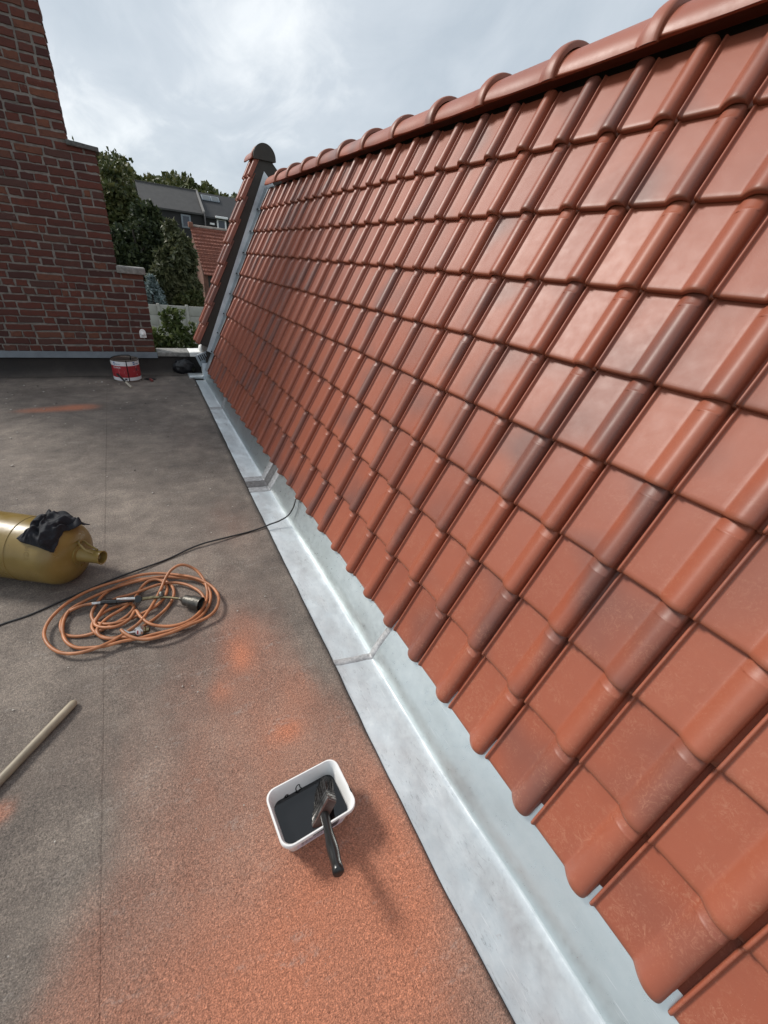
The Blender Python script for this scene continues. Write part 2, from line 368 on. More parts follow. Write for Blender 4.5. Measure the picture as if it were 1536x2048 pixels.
def felt_sheet(x0f, x1f, dz, curl=True, y0=-2.2, y1=5.93):
    ys = np.unique(np.concatenate([np.arange(y0, 1.8, .02), np.arange(1.8, y1, .04), [y1]]))
    tt = np.concatenate([np.linspace(0, .9, 40), np.linspace(.91, 1, 12)])
    P = np.zeros((len(ys), len(tt) + 3, 3)); tarr = np.zeros((len(ys), len(tt) + 3)); 
    for i, y in enumerate(ys):
        a = x0f(y); b = x1f(y) + .004 * nz(0, y, 2.2, 3) + .0025 * nz(0, y, 9, 5)
        for j, t in enumerate(tt):
            x = a + (b - a) * t; de = b - x
            z = dz + .004 * nz(x, y, 2.3) + .002 * nz(x, y, 7, 2)
            if curl: z += .004 * math.exp(-(de / .05) ** 2); z -= .012 * max(0, 1 - de / .012) ** 2
            P[i, j] = (x, y, z)
            if curl: tarr[i, j] = max(0, 1 - de / (.022 + .016 * nz(x, y, 3, 9) + .02 * max(0, min(1, (y - .8) / 2))))
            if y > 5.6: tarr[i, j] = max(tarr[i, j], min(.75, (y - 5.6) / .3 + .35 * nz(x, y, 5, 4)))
        z = P[i, len(tt) - 1, 2]
        drop = .02 if curl else .0014
        P[i, len(tt)] = (b + .001, y, z - drop * .4); P[i, len(tt) + 1] = (b + .001, y, z - drop); P[i, len(tt) + 2] = (b - .02, y, z - drop); tarr[i, len(tt):] = 1 if curl else .12
    me = grid_mesh('felt_sheet', P); me.flip_normals()
    d = np.clip(dust_at(P[..., 0], P[..., 1]) , 0, 1).ravel().astype(np.float32)
    me.attributes.new('dust', 'FLOAT', 'POINT').data.foreach_set('value', d)
    me.attributes.new('tar', 'FLOAT', 'POINT').data.foreach_set('value', np.clip(tarr, 0, 1).ravel().astype(np.float32))
    return obj('felt_sheet', me, FELT, froof, 50)
SEAM = lambda y: -1.075 - .008 * y + .003 * nz(1, y, 1.5)
felt_sheet(SEAM, lambda y: interp(EDGE, y), 0.0)
felt_sheet(lambda y: -2.12, lambda y: SEAM(y) + .05 - .044, 0.0012, False)
felt_sheet(lambda y: -3.4, lambda y: -2.06, 0.0024, False)
# felt turned up the far wall
def upstand(x0, x1, ztop):
    xs = np.arange(x0, x1 + .01, .04); prof = [(5.80, .004), (5.86, .008), (5.90, .022), (5.92, .05), (5.93, .09), (5.935, ztop)]
    P = np.array([[(x, y + .006 * nz(x, z, 6), z + (.004 * nz(x, y, 8) if k else 0)) for k, (y, z) in enumerate(prof)] for x in xs])
    me = grid_mesh('felt_upstand', P)
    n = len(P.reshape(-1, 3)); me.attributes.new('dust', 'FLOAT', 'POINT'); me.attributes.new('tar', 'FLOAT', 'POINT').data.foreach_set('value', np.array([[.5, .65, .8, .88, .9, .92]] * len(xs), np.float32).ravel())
    return obj('felt_upstand', me, FELT, froof, 80)
upstand(-3.4, -.13, .215)
# crumbs and chips lying about
def chips(n, seed):
    rg = random.Random(seed); b = bmesh.new()
    for i in range(n):
        y = rg.uniform(-.4, 5.6); x = rg.uniform(-2.3, interp(EDGE, y) - .03); s = rg.uniform(.0008, .0024) * (1 + .5 * max(0, y))
        r = bmesh.ops.create_icosphere(b, subdivisions=1, radius=s)
        for v in r['verts']: v.co = Vector((v.co.x * rg.uniform(.7, 1.7) + x, v.co.y * rg.uniform(.7, 1.5) + y, v.co.z * .6 + .005 + s * .3))
    return b
ch = obj('mortar_crumbs', chips(170, 3), simple('pale_crumbs', (0.42, 0.39, 0.35), 0.9, 0, .3, 200), froof, 60); ch['kind'] = 'stuff'
ch = obj('bitumen_crumbs', chips(26, 9), DARK, froof, 60); ch['kind'] = 'stuff'

# ================================================================== TILED ROOF
def tile_mesh(name, vmax=1.0):
    w = GW
    # (u, n) section: left rib, water channel, pan, roll
    prof = [(0.002, -.0135), (0.002, .0030), (.0035, .0054), (.0062, .0064), (.0090, .0054), (.0108, .0008), (.0125, -.0030), (.018, -.0036), (.045, -.0036), (.104, -.0035), (.114, -.0031), (.1195, -.0020)]
    h = .0250
    for k in range(1, 9):
        q = k / 8; prof.append((.1195 + .0435 * q, -.0020 + (h + .0010) * (1.0 - (1 - q) ** 1.9) ** 1.08))
    for k in range(1, 8):
        a = math.pi / 2 * k / 7; prof.append((.163 + .0265 * math.sin(a) ** .9, -.0010 + h * math.cos(a) ** .8 if k < 7 else -.004))
    prof += [(.190, -.0125), (.1915, -.0150), (.2040, -.0152), (.2040, -.020)]
    Vt = [(0.001, -.019, 1), (0.0, -.008, 1), (.0012, -.0036, 1), (.0045, -.0008, 1), (.009, .0003, 1), (.018, .0006, 1), (.05, 0, 1), (.12, 0, 1), (.185, 0, 1), (.2055, 0, 1), (.208, 0, 1), (.2100, 0.0028, 2), (.2130, 0.0036, 2), (.2160, 0.0024, 2), (.2180, 0, 1), (.25, 0, 1), (.292, 0, 1)]
    Vt = [q for q in Vt if q[0] <= vmax]
    V = []; 
    for v, dn, kd in Vt:
        for i, (u, n) in enumerate(prof):
            rollf = max(0, min(1, n / h)) if .1194 < u < .1895 else 0
            d = dn if kd == 1 else dn * min(1, rollf * 2.2)
            vv = v - (.0025 * rollf if v < .02 else 0) - (0.004 * rollf if kd == 2 else 0)
            if u > .1896 and v < .02: vv -= .0035
            # the roll swells towards the nose and narrows at the head
            nn = n * (1 + (.05 * (1 - v / .06) if (v < .06 and rollf > 0) else 0) - (.16 * rollf if v > .2095 else 0))
            V.append((u, vv, nn + d - .021 * v / GG))
    a, b = len(Vt), len(prof); F = []
    for i in range(a - 1):
        for j in range(b - 1): F.append((i * b + j, i * b + j + 1, (i + 1) * b + j + 1, (i + 1) * b + j))
    me = bpy.data.meshes.new(name); me.from_pydata(V, [], F); me.materials.append(TILE)
    me.polygons.foreach_set('use_smooth', [True] * len(F)); me.set_sharp_from_angle(angle=R_(62)); me.update(); return me
TMESH = tile_mesh('roof_tile'); TTOP = tile_mesh('roof_tile', .2205)
troof = thing('tiled_roof', 'steep roof slope of glazed red clay tiles rising from the zinc gutter', 'roof', (0.4, 2.0, 0))
# individually built tiles: those nearest the picture, the rest (out of frame) in one mesh
ROWMAX = {0: 5, 1: 5, 2: 5, 3: 4, 4: 3, 5: 3, 6: 2, 7: 1, 8: 1}
rest = []
rgt = random.Random(5)
for r in range(9):
    for c in range(-27, 9):
        M = roofm(-c * GW + rgt.uniform(-.0012, .0012), r * GG + rgt.uniform(-.002, .002), rgt.uniform(-.0016, .0018)) @ Matrix.Rotation(rgt.uniform(-.010, .010), 4, 'Z') @ Matrix.Rotation(rgt.uniform(-.010, .010), 4, 'X')
        if c <= ROWMAX[r]:
            o = bpy.data.objects.new('roof_tile', TTOP if r == 8 else TMESH); COL.objects.link(o); o.matrix_basis = M; adopt(o, troof)
        else: rest.append(M)
tv = np.array([v.co[:] for v in TMESH.vertices]); tf = np.array([p.vertices[:] for p in TMESH.polygons])
def joined(Ms):
    Vs = []; Fs = []
    for i, M in enumerate(Ms):
        m3 = np.array(M); Vs.append(tv @ m3[:3, :3].T + m3[:3, 3]); Fs.append(tf + i * len(tv))
    return np_mesh('roof_tile_field', np.concatenate(Vs), np.concatenate(Fs))
o = obj('roof_tile_field', joined(rest), TILE, troof, 62); o['kind'] = 'stuff'
# deck under the tiles and the back slope
APX, APZ = .868, .13 + .868 * ST / CT
b = bmesh.new()
def quad(b, *p): return b.faces.new([b.verts.new(Vector(q)) for q in p])
q0 = roofp(0, -.02, -.055); q1 = roofp(0, 2.225, -.055)
quad(b, (q0.x, -2, q0.z), (q0.x, 5.6, q0.z), (q1.x, 5.6, q1.z), (q1.x, -2, q1.z))
quad(b, (q1.x, -2, q1.z), (q1.x, 5.6, q1.z), (q1.x + 1.6, 5.6, q1.z - 1.6), (q1.x + 1.6, -2, q1.z - 1.6))
obj('roof_deck', b, DARK, troof)
b = bmesh.new(); quad(b, (.93, -2, 2.165), (.93, 5.6, 2.165), (2.5, 5.6, .6), (2.5, -2, .6)); obj('back_slope', b, TILE, troof)
# ridge tiles
def ridge_mesh(L, collar=True):
    # flat flanks meeting in a rounded crown; the collar is a full round arch
    def sec(k, x0, z0, p):
        a = math.pi * (1 - k / 24); c_, s_ = math.cos(a), abs(math.sin(a))
        return (x0 * math.copysign(abs(c_) ** p, c_), z0 * s_ ** p)
    rows = [(0, .134, .128, 1.0), (.003, .137, .132, 1.0), (.012, .139, .135, 1.0), (.026, .140, .136, 1.0), (.042, .139, .135, 1.0), (.054, .137, .131, 1.0), (.064, .133, .124, 1.02), (.071, .129, .116, 1.05), (.077, .126, .110, 1.08), (.084, .125, .108, 1.1), (L * .5, .1245, .107, 1.1), (L + .02, .1235, .106, 1.1)]
    V = []; F = []; b_ = 25
    for y, x0, z0, p in rows:
        for k in range(b_):
            x, z = sec(k, x0, z0, p); V.append((x, y, z - (.005 if x0 > .132 else 0)))
    for i in range(len(rows) - 1):
        for j in range(b_ - 1): F.append((i * b_ + j, (i + 1) * b_ + j, (i + 1) * b_ + j + 1, i * b_ + j + 1))
    n0 = len(V)                                   # inner skin so that the lip has thickness
    for y, x0, z0, p in (rows[0], rows[-1]):
        for k in range(b_):
            x, z = sec(k, x0 - .014, z0 - .015, p); V.append((x, y, z - (.005 if x0 > .132 else 0)))
    for j in range(b_ - 1):
        F.append((n0 + j, n0 + j + 1, n0 + b_ + j + 1, n0 + b_ + j)); F.append((j, j + 1, n0 + j + 1, n0 + j))
    for j in (0, b_ - 1):
        F.append((j, n0 + j, n0 + b_ + j, (len(rows) - 1) * b_ + j))
    me = bpy.data.meshes.new('ridge_tile'); me.from_pydata(V, [], F); me.materials.append(TILE)
    me.polygons.foreach_set('use_smooth', [True] * len(F)); me.set_sharp_from_angle(angle=R_(40)); me.update(); return me
RM = ridge_mesh(.415)
for k in range(-4, 12):
    y = .36 + k * .4135
    if y > 5.1: continue
    o = bpy.data.objects.new('ridge_tile', RM); COL.objects.link(o)
    o.matrix_basis = Matrix.Translation((.918 + rgt.uniform(-.002, .002), y, 2.144 + rgt.uniform(-.002, .002))) @ Matrix.Rotation(rgt.uniform(-.008, .008), 4, 'Z')
    adopt(o, troof)

# ================================================================== ZINC GUTTER
gut = thing('zinc_gutter', 'long pale zinc valley gutter along the foot of the red tiles', 'gutter', (-.15, 2.0, -.01))
def gut_ring(y, lift=0.0):
    e = interp(EDGE, y) - .03; f = interp(FOLD, y)
    w1 = .0016 * nz(e, y, 5) ; w2 = .002 * nz(f, y, 4, 3)
    pts = [(e, -.012 + w1)]
    for t in (.15, .3, .45, .6, .75, .88): pts.append((e + (f - e) * t, -.011 + .0022 * nz(t * 2, y, 6, t * 5)))
    pts += [(f - .006, -.0105), (f, -.0085), (f + .003, -.003), (f + .008, .010)]
    tx, tz = .052, .190
    for t in (.2, .4, .6, .8, 1.0): pts.append((f + .008 + (tx - f - .008) * t, .010 + (tz - .010) * t + .003 * nz(t * 3, y, 4, 7) * (1 - t)))
    return [(x - (.0 if k < 8 else lift * .7), y, z + (lift if k < 10 else lift * .7)) for k, (x, z) in enumerate(pts)]
def gut_piece(y0, y1, lift, name='zinc_length', mats=(None, None)):
    ys = np.linspace(y0, y1, max(4, int((y1 - y0) / .03)))
    me = grid_mesh(name, np.array([gut_ring(y, lift) for y in ys])); me.flip_normals()
    me.materials.append(ZINC); me.materials.append(ZINC_UP)
    nj = len(gut_ring(0)) - 1
    me.polygons.foreach_set('material_index', [1 if (i % nj) >= 9 else 0 for i in range(len(me.polygons))])
    o = obj(name, me, None, gut, 30); return o
def seam(y0, slant, half, prof, mat, name):
    # raised bead following the gutter section, slanted across the floor
    rings = []
    for d, h in prof:
        ring = gut_ring(y0 + d * half)
        e, f = ring[0][0], interp(FOLD, y0)
        rings.append([(x - (h if k >= 9 else 0) * .8, y + slant * max(0, min(1, (f - x) / (f - e))) + (.25 * slant * max(0, (x - f) / .1)) + .004 * nz(x * 3, y, 10), z + h * (1 + .5 * nz(x, y, 60)) * (1 if k < 9 else .55)) for k, (x, y, z) in enumerate(ring)])
    rings = np.array(rings)
    fine = [];                                   # subdivide along the section for an uneven bead
    for ring in rings:
        rr = []
        for k in range(len(ring) - 1):
            for t in (0, .25, .5, .75): rr.append(ring[k] * (1 - t) + ring[k + 1] * t)
        rr.append(ring[-1]); fine.append(rr)
    fine = np.array(fine)
    for a in range(1, len(fine) - 1):
        for k in range(fine.shape[1]): fine[a, k, 2] += .0009 * nz(k * 1.7, a, 1.3, 5)
    me = grid_mesh(name, fine); me.flip_normals(); return obj(name, me, mat, gut, 60)
gut_piece(-2.2, .63, .0015); gut_piece(.60, 2.27, 0.0); gut_piece(2.50, 4.32, .0015); gut_piece(4.29, 5.56, 0.0)
seam(.615, .035, .017, [(-1, .0005), (-.8, .0045), (-.3, .006), (.3, .006), (.8, .0045), (1, .0005)], SOLDER, 'solder_seam')
seam(4.30, .02, .05, [(-1, .0005), (-.8, .004), (-.2, .003), (.2, .005), (.8, .004), (1, .0005)], SOLDER, 'solder_seam')
gut_piece(2.24, 2.53, -.003, 'joint_backing')
seam(2.295, .02, .04, [(-1, .001), (-.7, .007), (0, .004), (.6, .009), (1, .001)], SOLDER, 'joint_rib')
seam(2.385, .02, .05, [(-1, .004), (-.6, .012), (0, .008), (.6, .012), (1, .004)], RUBBER, 'expansion_strip')
seam(2.475, .02, .04, [(-1, .001), (-.6, .009), (0, .004), (.7, .007), (1, .001)], SOLDER, 'joint_rib')
# pieces at the far end
boxo('end_step', (-.20, -.02, 5.62, 5.80, -.012, .028), ZINC, gut, .006)
b = bmesh.new(); box(b, -.035, .09, 5.565, 5.66, -.02, .20, .004); obj('end_box', b, LEADFL, gut, 40)
Mx = Matrix.Translation((.0, 5.60, .25)) @ Matrix.Rotation(R_(-22), 4, 'Y') @ Matrix.Rotation(R_(22), 4, 'X')
fl = boxo('lead_flap', (-.085, .06, -.006, .006, -.085, .085), LEADFL, gut, .003, Mx)
for k in range(5): boxo('slot', (-.055 + k * .025, -.042 + k * .025, -.009, -.0065, -.01 + .006 * (k % 2), .07), DARK, fl, .001, Mx)
boxo('mortar_dab', (-.01, .10, 5.57, 5.66, .34, .42), MORTAR, gut, .02)

# ================================================================== NEIGHBOURING GABLE
gab = thing('gable_end', 'higher neighbouring roof end with dark brown verge board and red edge tiles', 'gable', (.5, 5.6, 0))
YG = 5.556
def Lf(n, x): return EZ + (x * ST + n) / CT
def front_back(n, nb):   # intersection of the offset slopes
    kz = EZ + n / CT; zb = APZ + APX + nb * math.sqrt(2); x = (zb - kz) / (1 + ST / CT); return x, zb - x
def band(name, n0, n1, nb0, nb1, y, th, mat, v0=.27, xr=1.75):
    p0 = Vector((0, 0, EZ)) + V_ * v0 + N_ * n0; p1 = Vector((0, 0, EZ)) + V_ * v0 + N_ * n1
    a0 = front_back(n0, nb0); a1 = front_back(n1, nb1); z0 = APZ + APX + nb0 * math.sqrt(2) - xr; z1 = APZ + APX + nb1 * math.sqrt(2) - xr
    pts = [(p1.x, p1.z), a1, (xr, z1), (xr, z0), a0, (p0.x, p0.z)]
    b = bmesh.new(); f_ = [b.verts.new((x, y, z)) for x, z in pts]; k_ = [b.verts.new((x, y + th, z)) for x, z in pts]
    for i0, i1 in ((0, 1), (1, 2)):
        j0, j1 = 5 - i0, 5 - i1
        b.faces.new((f_[i0], f_[i1], f_[j1], f_[j0])); b.faces.new((k_[i0], k_[j0], k_[j1], k_[i1]))
    n = len(pts)
    for i in range(n): b.faces.new((f_[i], k_[i], k_[(i + 1) % n], f_[(i + 1) % n]))
    return obj(name, b, mat, gab)
band('verge_board', .045, .158, .05, .19, YG, .03, BROWN)
band('flashing', -.03, .052, -.03, .055, YG - .008, .006, LEADL, .22)
b = bmesh.new()                              # flashing lying between tiles and board
for k in range(9):
    v0, v1 = .0 + k * GG, .0 + (k + 1) * GG
    prev = None
    for yy, n_ in ((5.375, .004), (5.42, -.004), (5.475, .005), (5.50, -.006), (YG - .006, .004)):
        p = (roofp(yy, v0 - .01, n_ + .004), roofp(yy, v1, n_ - .010))
        if prev: quad(b, prev[0], p[0], p[1], prev[1])
        prev = p
obj('flashing_foot', b, zinc_material('dull_soaker', (0.22, 0.25, 0.27), (0.36, 0.39, 0.41), (0.4, 0.6), 0.3, False), gab, 40)
for k in range(1, 9):
    bb = bmesh.new(); box(bb, -.012, .028, -.006, .006, 0, .012, .002, roofm(5.50, k * GG, .004)); obj('flashing_clip', bb, DARK, gab)
bb = bmesh.new(); box(bb, .02, 1.75, YG + .032, YG + .3, -3.2, .45); obj('gable_wall', bb, BROWN, gab)
bb = bmesh.new(); quad(bb, roofp(YG + .035, .27, .14), roofp(YG + .40, .27, .14), roofp(YG + .40, 2.42, .14), roofp(YG + .035, 2.42, .14)); obj('roof_deck', bb, DARK, gab)
for j in range(2):
    for r in range(9):
        o = bpy.data.objects.new('roof_tile', TMESH); COL.objects.link(o)
        o.matrix_basis = roofm(YG - .012 + .2 * (j + 1), .262 + r * GG, .176 + rgt.uniform(-.002, .002)) @ Matrix.Rotation(rgt.uniform(-.008, .008), 4, 'Z'); adopt(o, gab)
b = bmesh.new()
xa, za = front_back(.14, .19); quad(b, (xa, YG + .03, za), (xa, YG + .4, za), (xa + 1.2, YG + .4, za - 1.2), (xa + 1.2, YG + .03, za - 1.2)); obj('back_slope', b, TILE, gab)
for k in range(1):
    o = bpy.data.objects.new('ridge_tile', RM); COL.objects.link(o); o.matrix_basis = Matrix.Translation((.858, YG + .004 + k * .4135, 2.408)); adopt(o, gab)
b = bmesh.new(); vs = []
for k in range(21):
    a = math.pi * k / 20; vs.append(b.verts.new((.860 + .124 * math.cos(a), YG - .026, 2.418 + .128 * math.sin(a))))
vs.append(b.verts.new((.742, YG - .026, 2.395))); vs.append(b.verts.new((.978, YG - .026, 2.395)))
f1 = b.faces.new(vs); g = bmesh.ops.extrude_face_region(b, geom=[f1]); bmesh.ops.translate(b, verts=[v for v in g['geom'] if isinstance(v, bmesh.types.BMVert)], vec=(0, .03, 0))
obj('ridge_end_cap', b, BROWN, gab)

# ================================================================== BRICK WALL
YW = 5.956
wall = thing('brick_wall', 'tall stepped wall of dark old red bricks at the end of the flat roof', 'wall', (-1.3, YW, 0))
LEV = [(.20, 1.135, -.53), (1.135, 2.245, -.785), (2.245, 4.6, -1.014)]
def right_edge(z):
    for a, b_, x in LEV:
        if z < b_: return x
    return LEV[-1][2]
bm = bmesh.new()
for a, b_, x in LEV: box(bm, -3.4, x - .010, YW + .010, YW + .24, a - .003 if a > .3 else -3.2, b_ - .003)
obj('mortar_core', bm, MORTAR, wall)
def brick_mesh(L, H, D, seed):
    rg = random.Random(seed); j = lambda s=.0025: rg.uniform(-s, s)
    ch_ = .005
    rings = [(D, 0, 0), (.006, 0, 0), (.0015, .003, .003), (0, ch_, ch_)]
    V = []; F = []
    nseg = 3
    base = []
    for k in range(nseg): base.append((-.5 + k / nseg, -.5))
    base.append((.5, -.5)); base.append((.5, 0))
    for k in range(nseg): base.append((.5 - k / nseg, .5))
    base.append((-.5, .5)); base.append((-.5, 0))
    jit = [(j(.0045), j(.0042)) for _ in base]
    for y, cx, cz in rings:
        for (x, z), (jx, jz) in zip(base, jit):
            V.append((x * (L - 2 * cx) + jx, y + (j(.001) if y < .005 else 0), z * (H - 2 * cz) + jz))
    n = len(base)
    for i in range(3):
        for k in range(n): F.append((i * n + k, i * n + (k + 1) % n, (i + 1) * n + (k + 1) % n, (i + 1) * n + k))
    F.append(tuple(3 * n + k for k in range(n)))
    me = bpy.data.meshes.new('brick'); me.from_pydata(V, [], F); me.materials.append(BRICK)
    bmx = bmesh.new(); bmx.from_mesh(me); bmesh.ops.recalc_face_normals(bmx, faces=bmx.faces[:]); bmx.to_mesh(me); bmx.free(); return me
BM = {t: [brick_mesh(L, .0580, .10, s * 7 + int(L * 1000)) for s in range(8)] for t, L in (('s', .222), ('h', .104), ('q', .05))}
PITCH = .0746
cand = []; rb = random.Random(11)
row = 0; z = .262
while z < 4.5:
    xr = right_edge(z + .02); x = xr
    hdr = row % 2 == 0
    if rb.random() < .15: hdr = not hdr
    first = True
    while x > -3.3:
        if first: t = 's' if (hdr ^ (rb.random() < .3)) and not hdr else ('h' if rb.random() < .5 else 's')
        elif hdr: t = 'h' if rb.random() < .9 else ('q' if rb.random() < .4 else 's')
        else: t = 's' if rb.random() < .88 else ('h' if rb.random() < .7 else 'q')
        first = False
        L = {'s': .222, 'h': .104, 'q': .05}[t] * rb.uniform(.94, 1.05)
        cand.append((x - L / 2, z + .0305 + rb.uniform(-.003, .003), L, t, rb.randrange(8), rb.uniform(-.003, .004), rb.uniform(-.02, .02), x == xr))
        x -= L + rb.uniform(.011, .021)
    row += 1; z += PITCH
def in_view(x, z):
    # the part of the wall that the photograph shows (wedge cut by its left and top edge)
    xl = -2.13 + (z - .2) * .276
    return x > xl - .10 and z < 3.32
vis = [c for c in cand if in_view(c[0], c[1])]; vis.sort(key=lambda c: c[1]); 
part_ids = set(id(c) for c in vis[:300])
Vs, Fs, nv = [], [], 0
LN = {'s': .222, 'h': .104, 'q': .05}
for c in cand:
    x, zc, L, t, var, dy, rot_, end = c
    M = Matrix.Translation((x, YW + dy, zc)) @ Matrix.Rotation(rot_, 4, 'Y') @ Matrix.Diagonal((L / LN[t], 2.2 if (end and zc > 2.2) else 1, 1, 1))
    me = BM[t][var]
    if id(c) in part_ids:
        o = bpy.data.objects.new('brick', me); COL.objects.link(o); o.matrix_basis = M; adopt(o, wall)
    else:
        bmv = [M @ v.co for v in me.vertices]; Vs += [tuple(v) for v in bmv]; Fs += [tuple(k + nv for k in p.vertices) for p in me.polygons]; nv += len(bmv)
me = bpy.data.meshes.new('brick_field'); me.from_pydata(Vs, [], Fs); me.update()
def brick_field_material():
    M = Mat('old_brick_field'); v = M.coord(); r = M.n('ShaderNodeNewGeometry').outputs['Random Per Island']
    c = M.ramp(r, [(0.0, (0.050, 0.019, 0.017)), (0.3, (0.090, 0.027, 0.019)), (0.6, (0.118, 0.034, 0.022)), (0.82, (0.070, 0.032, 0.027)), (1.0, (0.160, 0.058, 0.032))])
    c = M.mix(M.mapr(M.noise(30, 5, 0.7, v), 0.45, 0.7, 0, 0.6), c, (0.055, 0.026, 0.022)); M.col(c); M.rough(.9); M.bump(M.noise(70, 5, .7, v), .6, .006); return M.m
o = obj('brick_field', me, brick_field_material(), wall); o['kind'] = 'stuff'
def slab(name, x0, x1, y0, y1, z0, z1, mat, parent, tilt=0.0):
    b = bmesh.new(); box(b, x0, x1, y0, y1, z0, z1, .006)
    bmesh.ops.subdivide_edges(b, edges=b.edges[:], cuts=2, use_grid_fill=True)
    for v in b.verts:
        v.co += Vector((nz(v.co.x, v.co.z, 14, 1), nz(v.co.y, v.co.x, 14, 2), nz(v.co.x + v.co.y, v.co.z, 12, 3))) * .004; v.co.z -= tilt * (v.co.x - x0)
    return obj(name, b, mat, parent, 50)
slab('coping_stone', -1.03, -.755, YW - .03, YW + .26, 2.245, 2.285, CONCD, wall, .05)
slab('coping_stone', -.80, -.505, YW - .035, YW + .26, 1.137, 1.205, CONC, wall)
b = bmesh.new(); 
for k in range(4):
    xa_, xb_ = -3.4 + k * .72, -3.4 + (k + 1) * .72 + .004
    xb_ = min(xb_, -.517)
    quad(b, (xa_, YW - .008 - .002 * k, .262), (xb_, YW - .008 - .002 * k, .262), (xb_, YW - .045 - .002 * k, .196), (xa_, YW - .045 - .002 * k, .196))
o = obj('wall_flashing', b, zinc_material('old_wall_zinc', (0.085, 0.10, 0.115), (0.13, 0.15, 0.17), (0.5, 0.7), 0.1, False), wall); sm = o.modifiers.new('thick', 'SOLIDIFY'); sm.thickness = .003
# white domed cover
vc = thing('vent_cover', 'small white domed vent cover fixed on the brick wall', 'vent cover', (-.643, YW, .45))
b = bmesh.new(); pts = [(-.036, -.05), (.036, -.05), (.036, .005)] + [(.036 * math.cos(a), .005 + .045 * math.sin(a)) for a in np.linspace(.15, math.pi - .15, 12)] + [(-.036, .005)]
f1 = b.faces.new([b.verts.new((-.643 + x, YW - .006, .485 + z)) for x, z in pts]); g = bmesh.ops.extrude_face_region(b, geom=[f1]); bmesh.ops.translate(b, verts=[v for v in g['geom'] if isinstance(v, bmesh.types.BMVert)], vec=(0, -.012, 0)); obj('back_plate', b, WHITEPL, vc, 40)
b = bmesh.new(); bmesh.ops.create_uvsphere(b, u_segments=20, v_segments=12, radius=.027); 
for v in b.verts: v.co = Vector((v.co.x - .643, v.co.y * 1.1 + YW - .018, v.co.z + .478))
obj('dome', b, WHITEPL, vc, 60)
# parapet to the right of the wall
par = thing('parapet', 'low parapet with concrete coping between brick wall and gable', 'parapet', (-.25, 6.05, 0))
boxo('parapet_wall', (-.52, .045, 5.965, 6.19, -3.2, .212), DARK, par, 0)
slab('coping_slab', -.515, -.135, 5.905, 6.20, .214, .268, CONC, par)
slab('coping_end', -.132, .035, 5.902, 6.205, .216, .271, WHITEP, par)
b = bmesh.new(); r = bmesh.ops.create_icosphere(b, subdivisions=2, radius=.045)
for v in b.verts: v.co = Vector((v.co.x * .8 + .025, v.co.y * 1.8 + 6.0, v.co.z * 1.4 + .29)) + Vector((nz(v.co.x, v.co.y, 30), nz(v.co.z, v.co.y, 30), nz(v.co.x, v.co.z, 30))) * .012
obj('mortar_lump', b, WHITEP, par, 60)

# ================================================================== THINGS ON THE FLAT ROOF
def rrect(cx, cy, hx, hy, r, rot, z, n=6):
    P = []
    for sx, sy, a0 in ((1, 1, 0), (-1, 1, 90), (-1, -1, 180), (1, -1, 270)):
        for k in range(n + 1):
            a = R_(a0 + 90 * k / n); P.append((sx * (hx - r) + r * math.cos(a), sy * (hy - r) + r * math.sin(a)))
    c, s = math.cos(rot), math.sin(rot)
    return [(cx + x * c - y * s, cy + x * s + y * c, z) for x, y in P]
def loft(rings, cap0=True, cap1=True):
    n = len(rings[0]); V = [p for r in rings for p in r]; F = []
    for i in range(len(rings) - 1):
        for k in range(n): F.append((i * n + k, i * n + (k + 1) % n, (i + 1) * n + (k + 1) % n, (i + 1) * n + k))
    if cap0: F.append(tuple(range(n))[::-1])
    if cap1: F.append(tuple((len(rings) - 1) * n + k for k in range(n)))
    me = bpy.data.meshes.new('loft'); me.from_pydata(V, [], F); me.update(); return me
TX, TY, TR = -.5325, .137, R_(3.2)
tub = thing('plastic_tub', 'white plastic tub half full of black liquid bitumen on orange dust', 'tub', (TX, TY, 0))
def tr(ins, z, r=.03): return rrect(TX, TY, .113 - ins, .083 - ins, max(.012, r - ins * .4), TR, z)
obj('tub_body', loft([tr(.026, .004), tr(.024, .002), tr(.022, .006), tr(.008, .080), tr(.006, .0845), tr(.001, .085), tr(0, .088), tr(0, .098), tr(.0015, .1005), tr(.0045, .1005), tr(.006, .098), tr(.008, .094), tr(.011, .085), tr(.024, .014), tr(.03, .010)]), WHITEPL, tub, 40)
obj('bitumen_fill', loft([tr(.0245, .012), tr(.0175, .0500), tr(.0175, .0505)]), TARLIQ, tub)
# tar smeared on the inner wall above the surface
def smear():
    b = bmesh.new(); ring = tr(.0150, .0500); top = []
    n = len(ring)
    for k, (x, y, z) in enumerate(ring):
        h = .006 + .007 * max(0, nz(x, y, 25, 2)) + (.012 if (y > TY and -.56 < x < -.50) else 0); t = h / .08
        c = Vector((TX, TY, 0)); d = (Vector((x, y, 0)) - c).normalized()
        top.append((x + d.x * .014 * t - d.x * .0008, y + d.y * .014 * t - d.y * .0008, .0505 + h))
    vb = [b.verts.new(p) for p in ring]; vt = [b.verts.new(p) for p in top]
    for k in range(n): b.faces.new((vb[k], vb[(k + 1) % n], vt[(k + 1) % n], vt[k]))
    return b
obj('tar_smear', smear(), TARLIQ, tub, 60)
cr_, sr_ = math.cos(TR), math.sin(TR)
def tubl(u, w, z): return Vector((TX + u * cr_ - w * sr_, TY + u * sr_ + w * cr_, z))
def inner(z): return .083 - (.024 - .013 * (z - .014) / .071) - .0006
obj('tar_drip', tube(catmull([tubl(u, inner(z), z) for u, z in ((-.020, .050), (-.021, .062), (-.016, .071), (-.009, .070), (-.008, .060), (-.004, .052))], 5), .0016, 6), TARLIQ, tub, 60)
obj('tar_drip', tube(catmull([tubl(u, inner(z), z) for u, z in ((-.058, .050), (-.052, .056), (-.046, .053))], 5), .0022, 6), TARLIQ, tub, 60)
